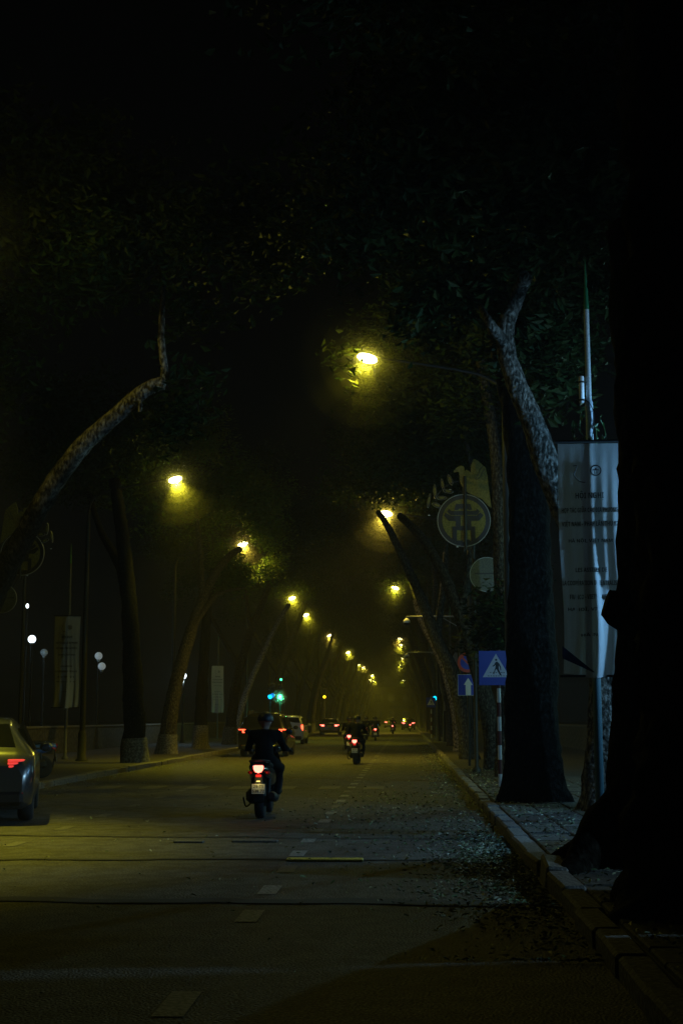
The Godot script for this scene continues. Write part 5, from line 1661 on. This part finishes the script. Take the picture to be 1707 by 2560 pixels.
func make_cars() -> void:
	var suv := make_car("estate_car", "black tall car with bracket shaped red tail lights, behind the nearest rider", "cars driving away", {
		"paint": M.car_black, "half": 0.92, "lamp": M.tail, "rails": true, "strip": true, "axles": [-0.95, -3.65], "mirror": [1.08, -3.0], "plate": Vector3(0, 0.74, 0.03), "plate_paint": M.plate, "number": "30F-291.06",
		"sections": [[0.02, 0.34, 0.78, 0.9, 0.8, 0.74], [-0.04, 0.27, 0.95, 1.06, 0.9, 0.8], [-0.14, 0.24, 1.02, 1.12, 0.93, 0.78], [-0.4, 0.22, 1.03, 1.56, 0.93, 0.64], [-0.62, 0.22, 1.03, 1.62, 0.93, 0.65], [-1.6, 0.22, 1.02, 1.66, 0.93, 0.66], [-2.35, 0.22, 1.0, 1.63, 0.93, 0.65], [-2.75, 0.22, 0.99, 1.5, 0.93, 0.66], [-3.4, 0.22, 0.98, 1.1, 0.93, 0.76], [-4.2, 0.26, 0.88, 0.99, 0.9, 0.72], [-4.55, 0.36, 0.7, 0.8, 0.78, 0.62]],
		"rear_glass": [Vector3(-0.68, 1.16, -0.15), Vector3(0.68, 1.16, -0.15), Vector3(0.58, 1.5, -0.37), Vector3(-0.58, 1.5, -0.37)],
		"side_glass": [[[0.88, 1.08, -0.62], [0.75, 1.46, -0.7], [0.75, 1.5, -1.65], [0.88, 1.08, -1.7]], [[0.88, 1.08, -1.78], [0.75, 1.5, -1.74], [0.76, 1.46, -2.45], [0.87, 1.08, -2.95]]],
		"lights": [[0.76, 1.02, 0.0, 0.28, 0.03], [0.62, 0.955, 0.02, 0.035, 0.11], [0.67, 0.915, 0.015, 0.09, 0.03], [0.72, 0.955, 0.01, 0.04, 0.11]]})
	suv.position = Vector3(-5.44, 0, -51.5)
	var taxi := make_car("taxi_van", "white van half hidden behind the black tall car, roof edge catching lamplight", "cars driving away", {
		"paint": M.car_white, "half": 0.86, "lamp": M.tail, "axles": [-0.8, -3.3], "mirror": [1.05, -2.9], "plate": Vector3(0, 0.7, 0.04), "plate_paint": M.plate, "number": "29A-640.18",
		"sections": [[0.02, 0.32, 0.8, 0.92, 0.76, 0.7], [-0.04, 0.25, 0.95, 1.08, 0.85, 0.76], [-0.12, 0.22, 0.98, 1.2, 0.87, 0.73], [-0.28, 0.22, 1.0, 1.52, 0.87, 0.62], [-0.5, 0.22, 1.0, 1.57, 0.87, 0.63], [-1.8, 0.22, 0.98, 1.6, 0.87, 0.63], [-2.5, 0.22, 0.96, 1.5, 0.87, 0.62], [-3.3, 0.22, 0.94, 1.05, 0.87, 0.7], [-3.9, 0.28, 0.8, 0.9, 0.82, 0.64], [-4.1, 0.36, 0.64, 0.72, 0.7, 0.55]],
		"rear_glass": [Vector3(-0.66, 1.1, -0.1), Vector3(0.66, 1.1, -0.1), Vector3(0.56, 1.46, -0.26), Vector3(-0.56, 1.46, -0.26)],
		"side_glass": [[[0.82, 1.04, -0.5], [0.7, 1.42, -0.55], [0.7, 1.46, -1.5], [0.82, 1.04, -1.5]], [[0.82, 1.04, -1.58], [0.7, 1.46, -1.58], [0.71, 1.4, -2.4], [0.81, 1.04, -2.9]]],
		"lights": [[0.77, 0.92, -0.02, 0.11, 0.3]]})
	taxi.position = Vector3(-6.62, 0, -76.5)
	var sedan := make_car("saloon_car", "dark saloon with two red lights and a yellow lit plate, farther ahead", "cars driving away", {
		"paint": M.car_grey, "half": 0.88, "lamp": M.tail_hot, "axles": [-1.0, -3.7], "mirror": [0.98, -3.1], "plate": Vector3(0, 0.76, 0.05), "plate_paint": M.plate_yellow, "number": "30E-175.52", "wide_plate": false,
		"sections": [[0.03, 0.34, 0.72, 0.84, 0.78, 0.7], [-0.04, 0.26, 0.9, 0.98, 0.87, 0.76], [-0.2, 0.22, 0.94, 1.03, 0.89, 0.76], [-0.55, 0.2, 0.95, 1.06, 0.89, 0.76], [-1.25, 0.2, 0.95, 1.38, 0.89, 0.58], [-1.6, 0.2, 0.95, 1.44, 0.89, 0.58], [-2.4, 0.2, 0.93, 1.45, 0.89, 0.58], [-2.8, 0.2, 0.92, 1.36, 0.89, 0.58], [-3.5, 0.2, 0.9, 0.98, 0.89, 0.72], [-4.3, 0.26, 0.76, 0.86, 0.84, 0.66], [-4.55, 0.34, 0.6, 0.68, 0.72, 0.55]],
		"rear_glass": [Vector3(-0.68, 1.08, -0.6), Vector3(0.68, 1.08, -0.6), Vector3(0.52, 1.35, -1.15), Vector3(-0.52, 1.35, -1.15)],
		"side_glass": [[[0.83, 0.99, -1.0], [0.68, 1.3, -1.35], [0.68, 1.34, -2.0], [0.83, 0.99, -2.0]], [[0.83, 0.99, -2.08], [0.68, 1.34, -2.08], [0.69, 1.28, -2.75], [0.82, 0.99, -3.15]]],
		"lights": [[0.64, 0.82, 0.02, 0.4, 0.13]]})
	sedan.position = Vector3(-6.62, 0, -117.0)
	copy_of(sedan, "tiny car with pale lights at the very end of the road, right of the scooters", Vector3(0.1, 0, -172.0))
	copy_of(sedan, "tiny dark car left of the farthest car", Vector3(-2.6, 0, -205.0))
	var hatch := make_car("hatchback_car", "dark bluish car cut off by the left edge, red tail light showing", "cars driving away", {
		"paint": M.car_blue, "half": 0.89, "lamp": M.tail_soft, "axles": [-0.85, -3.4], "mirror": [1.0, -2.8], "plate": Vector3(0, 0.62, 0.05), "plate_paint": M.plate, "number": "30H-482.35",
		"sections": [[0.04, 0.32, 0.66, 0.8, 0.74, 0.66], [-0.02, 0.24, 0.86, 0.94, 0.86, 0.72], [-0.14, 0.2, 0.92, 1.0, 0.89, 0.72], [-0.32, 0.2, 0.94, 1.1, 0.9, 0.66], [-0.75, 0.2, 0.95, 1.38, 0.9, 0.54], [-1.1, 0.2, 0.94, 1.45, 0.9, 0.55], [-2.0, 0.2, 0.92, 1.47, 0.9, 0.56], [-2.5, 0.2, 0.91, 1.36, 0.9, 0.57], [-3.2, 0.2, 0.9, 0.99, 0.9, 0.7], [-3.9, 0.26, 0.76, 0.86, 0.84, 0.64], [-4.15, 0.34, 0.6, 0.68, 0.72, 0.52]],
		"rear_glass": [Vector3(-0.62, 1.05, -0.25), Vector3(0.62, 1.05, -0.25), Vector3(0.5, 1.36, -0.7), Vector3(-0.5, 1.36, -0.7)],
		"side_glass": [[[0.84, 0.98, -0.75], [0.68, 1.3, -0.95], [0.67, 1.36, -1.65], [0.84, 0.98, -1.65]], [[0.84, 0.98, -1.73], [0.67, 1.36, -1.73], [0.68, 1.28, -2.4], [0.83, 0.98, -2.8]]],
		"lights": [[0.66, 0.87, 0.0, 0.26, 0.035], [0.64, 0.83, 0.005, 0.22, 0.03], [0.62, 0.79, 0.01, 0.16, 0.03], [0.77, 0.87, -0.06, 0.1, 0.03]]})
	hatch.position = Vector3(-6.02, 0, -18.7)
	hatch.rotation.y = 0.24


# ---------- what closes the street ----------
func make_far() -> void:
	for side in [[-14.2, -18.0, -330.0, "low plastered park wall behind the left pavement"], [8.2, -20.0, -330.0, "low plastered wall behind the right pavement"]]:
		var t := thing("park_wall", side[3], "wall", Vector3(side[0], 0, side[1]), 0.0, "low walls behind the pavements")
		var len: float = side[1] - side[2]
		var st := shape()
		box(st, Vector3(0, 0.5, -len / 2), Vector3(0.24, 1.1, len), Basis(), 0.01)
		part("wall_face", st, M.plaster, t)
		st = shape()
		box(st, Vector3(0, 1.09, -len / 2), Vector3(0.34, 0.09, len + 0.1), Basis(), 0.02)
		part("coping", st, M.kerb, t)
	var b := thing("far_building", "pale low building closing the end of the street", "building", Vector3(-2.0, 0, -352.0))
	var st := shape()
	box(st, Vector3(0, 4.5, -5), Vector3(46, 9, 10))
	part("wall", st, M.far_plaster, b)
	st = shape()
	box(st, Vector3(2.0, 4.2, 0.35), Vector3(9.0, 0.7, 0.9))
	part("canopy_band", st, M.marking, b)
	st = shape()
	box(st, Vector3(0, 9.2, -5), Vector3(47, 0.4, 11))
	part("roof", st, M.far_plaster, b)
	for row in 2:
		for i in 12:
			st = shape()
			box(st, Vector3(-19.5 + i * 3.5, 2.2 + row * 4.3, 0.03), Vector3(1.5, 1.9, 0.08))
			part("window", st, M.window_dark, b)


func make_pavilion_blocker() -> void:  # unseen block added to keep lamp light off banner and trunk
	var t := thing("pavilion_blocker", "unseen pavilion added right of the near banner to block lamp light", "pavilion", Vector3(6.6, 0, -17.2))
	var st := shape()
	box(st, Vector3(0, 2.45, 0), Vector3(2.8, 4.9, 6.2), Basis(), 0.02)
	part("blocker_wall", st, M.plaster, t)
	st = shape()
	box(st, Vector3(0, 5.05, 0), Vector3(3.1, 0.22, 6.4), Basis(), 0.05)
	part("blocker_roof", st, M.dark_steel, t)
	for z in [-2.0, 0.4, 2.6]:
		st = shape()
		box(st, Vector3(-1.41, 1.7, z), Vector3(0.05, 1.5, 1.4), Basis(), 0.01)
		part("blocker_shutter", st, M.steel, t)


func make_board_blocker() -> void:  # unseen board added to keep the lantern light off the near road
	var t := thing("board_blocker", "tall dark board added beside the added pavilion to block lantern light", "notice board", Vector3(4.42, 0, -16.55))
	var st := shape()
	box(st, Vector3(0, 2.75, 0), Vector3(1.5, 4.7, 0.08), Basis(), 0.02)
	part("blocker_panel", st, M.dark_steel, t)
	for x in [-0.6, 0.6]:
		st = shape()
		box(st, Vector3(x, 0.3, 0), Vector3(0.07, 0.6, 0.07), Basis(), 0.01)
		part("leg", st, M.dark_steel, t)


func make_wall_lantern() -> void:
	var t := thing("wall_lantern", "white wall lantern on the added pavilion right of the tall pole", "wall lamp", Vector3(5.18, 4.25, -17.35))
	var st := shape()
	tube(st, curve([Vector3(0, -0.25, 0), Vector3(-0.15, -0.3, 0), Vector3(-0.28, -0.22, 0)], 0.06), curve([Vector3(0, -0.25, 0), Vector3(-0.15, -0.3, 0), Vector3(-0.28, -0.22, 0)], 0.06).map(func(_p): return 0.018), 8)
	part("bracket", st, M.dark_steel, t)
	st = shape()
	lathe(st, [[0.01, 0.27], [0.1, 0.26], [0.25, 0.225], [0.255, 0.215], [0.01, 0.22]], Vector3(-0.28, 0, 0), Basis(), 20)
	part("lamp_cap", st, M.dark_steel, t)  # cap added to cut the lantern light going upward
	st = shape()
	egg(st, Vector3.ZERO, Vector3.ONE * 0.16)
	part("globe_bulb", st, M.globe_lit, t, Vector3(-0.28, 0, 0))
	var l := OmniLight3D.new()
	l.name = "globe_light"
	l.light_color = lin(0.22, 0.56, 1.0)
	l.light_energy = WALL
	l.light_size = 0.08
	l.omni_range = 50.0
	l.omni_attenuation = 2.0
	l.shadow_enabled = true
	t.add_child(l)
	l.position = Vector3(-0.28, 0, 0)


func make_street_bits() -> void:
	# gilded lantern seen between two trunks on the right
	var t := thing("gilded_lantern", "small gold lantern hanging between the trunks left of the near banner", "lantern", Vector3(2.316, 3.416, -24.000))
	var st := shape()
	lathe(st, [[0.01, 0.16], [0.03, 0.14], [0.035, 0.08], [0.06, 0.05], [0.06, 0.0], [0.045, -0.04], [0.02, -0.09]], Vector3.ZERO, Basis(), 10)
	part("lantern_body", st, M.yellow_marking, t)
	st = shape()
	rod(st, Vector3(0, 0.15, 0), Vector3(0.0, 0.7, -0.1), 0.006, 6)
	part("hook", st, M.black, t)


func _ready() -> void:
	# camera, sky, air, exposure
	var cam := Camera3D.new()
	cam.name = "camera"
	add_child(cam)
	cam.position = Vector3(0, 1.45, 0)
	cam.rotation = Vector3(deg_to_rad(8.61315), deg_to_rad(2.73875), 0)
	cam.fov = 41.25976
	cam.near = 0.1
	cam.far = 1500.0
	cam.current = true
	var env := Environment.new()
	env.background_mode = Environment.BG_SKY
	var sky := Sky.new()
	var sm := ProceduralSkyMaterial.new()
	sm.sky_top_color = lin(0.0003, 0.0003, 0.00035)
	sm.sky_horizon_color = lin(0.0007, 0.0007, 0.0006)
	sm.sky_curve = 0.2
	sm.ground_bottom_color = lin(0.0002, 0.0002, 0.0002)
	sm.ground_horizon_color = lin(0.0007, 0.0007, 0.0006)
	sky.sky_material = sm
	env.sky = sky
	env.tonemap_mode = Environment.TONE_MAPPER_LINEAR
	env.tonemap_exposure = 1.0
	env.sdfgi_enabled = true
	env.ssao_enabled = true
	env.ssil_enabled = true
	env.volumetric_fog_enabled = true
	env.volumetric_fog_density = 0.0
	env.fog_enabled = true
	env.fog_density = 0.0007
	env.fog_light_color = Color(0.95, 0.95, 0.93)
	var we := WorldEnvironment.new()
	we.name = "world_environment"
	we.environment = env
	add_child(we)

	bark_noise.seed = 4
	bark_noise.frequency = 0.06
	make_materials()
	M.leaf_solid = paint(0.05, 0.13, 0.03, 0.5)
	make_sprigs()
	# the setting
	make_ground()
	make_far()
	make_trees()
	# lamps, then the things along and on the road
	make_lamps()
	make_globe_lamps()
	make_banners()
	make_emblems()
	make_signs()
	make_cars()
	make_riders()
	make_pavilion_blocker()
	make_board_blocker()
	make_wall_lantern()
	make_street_bits()
	make_litter()
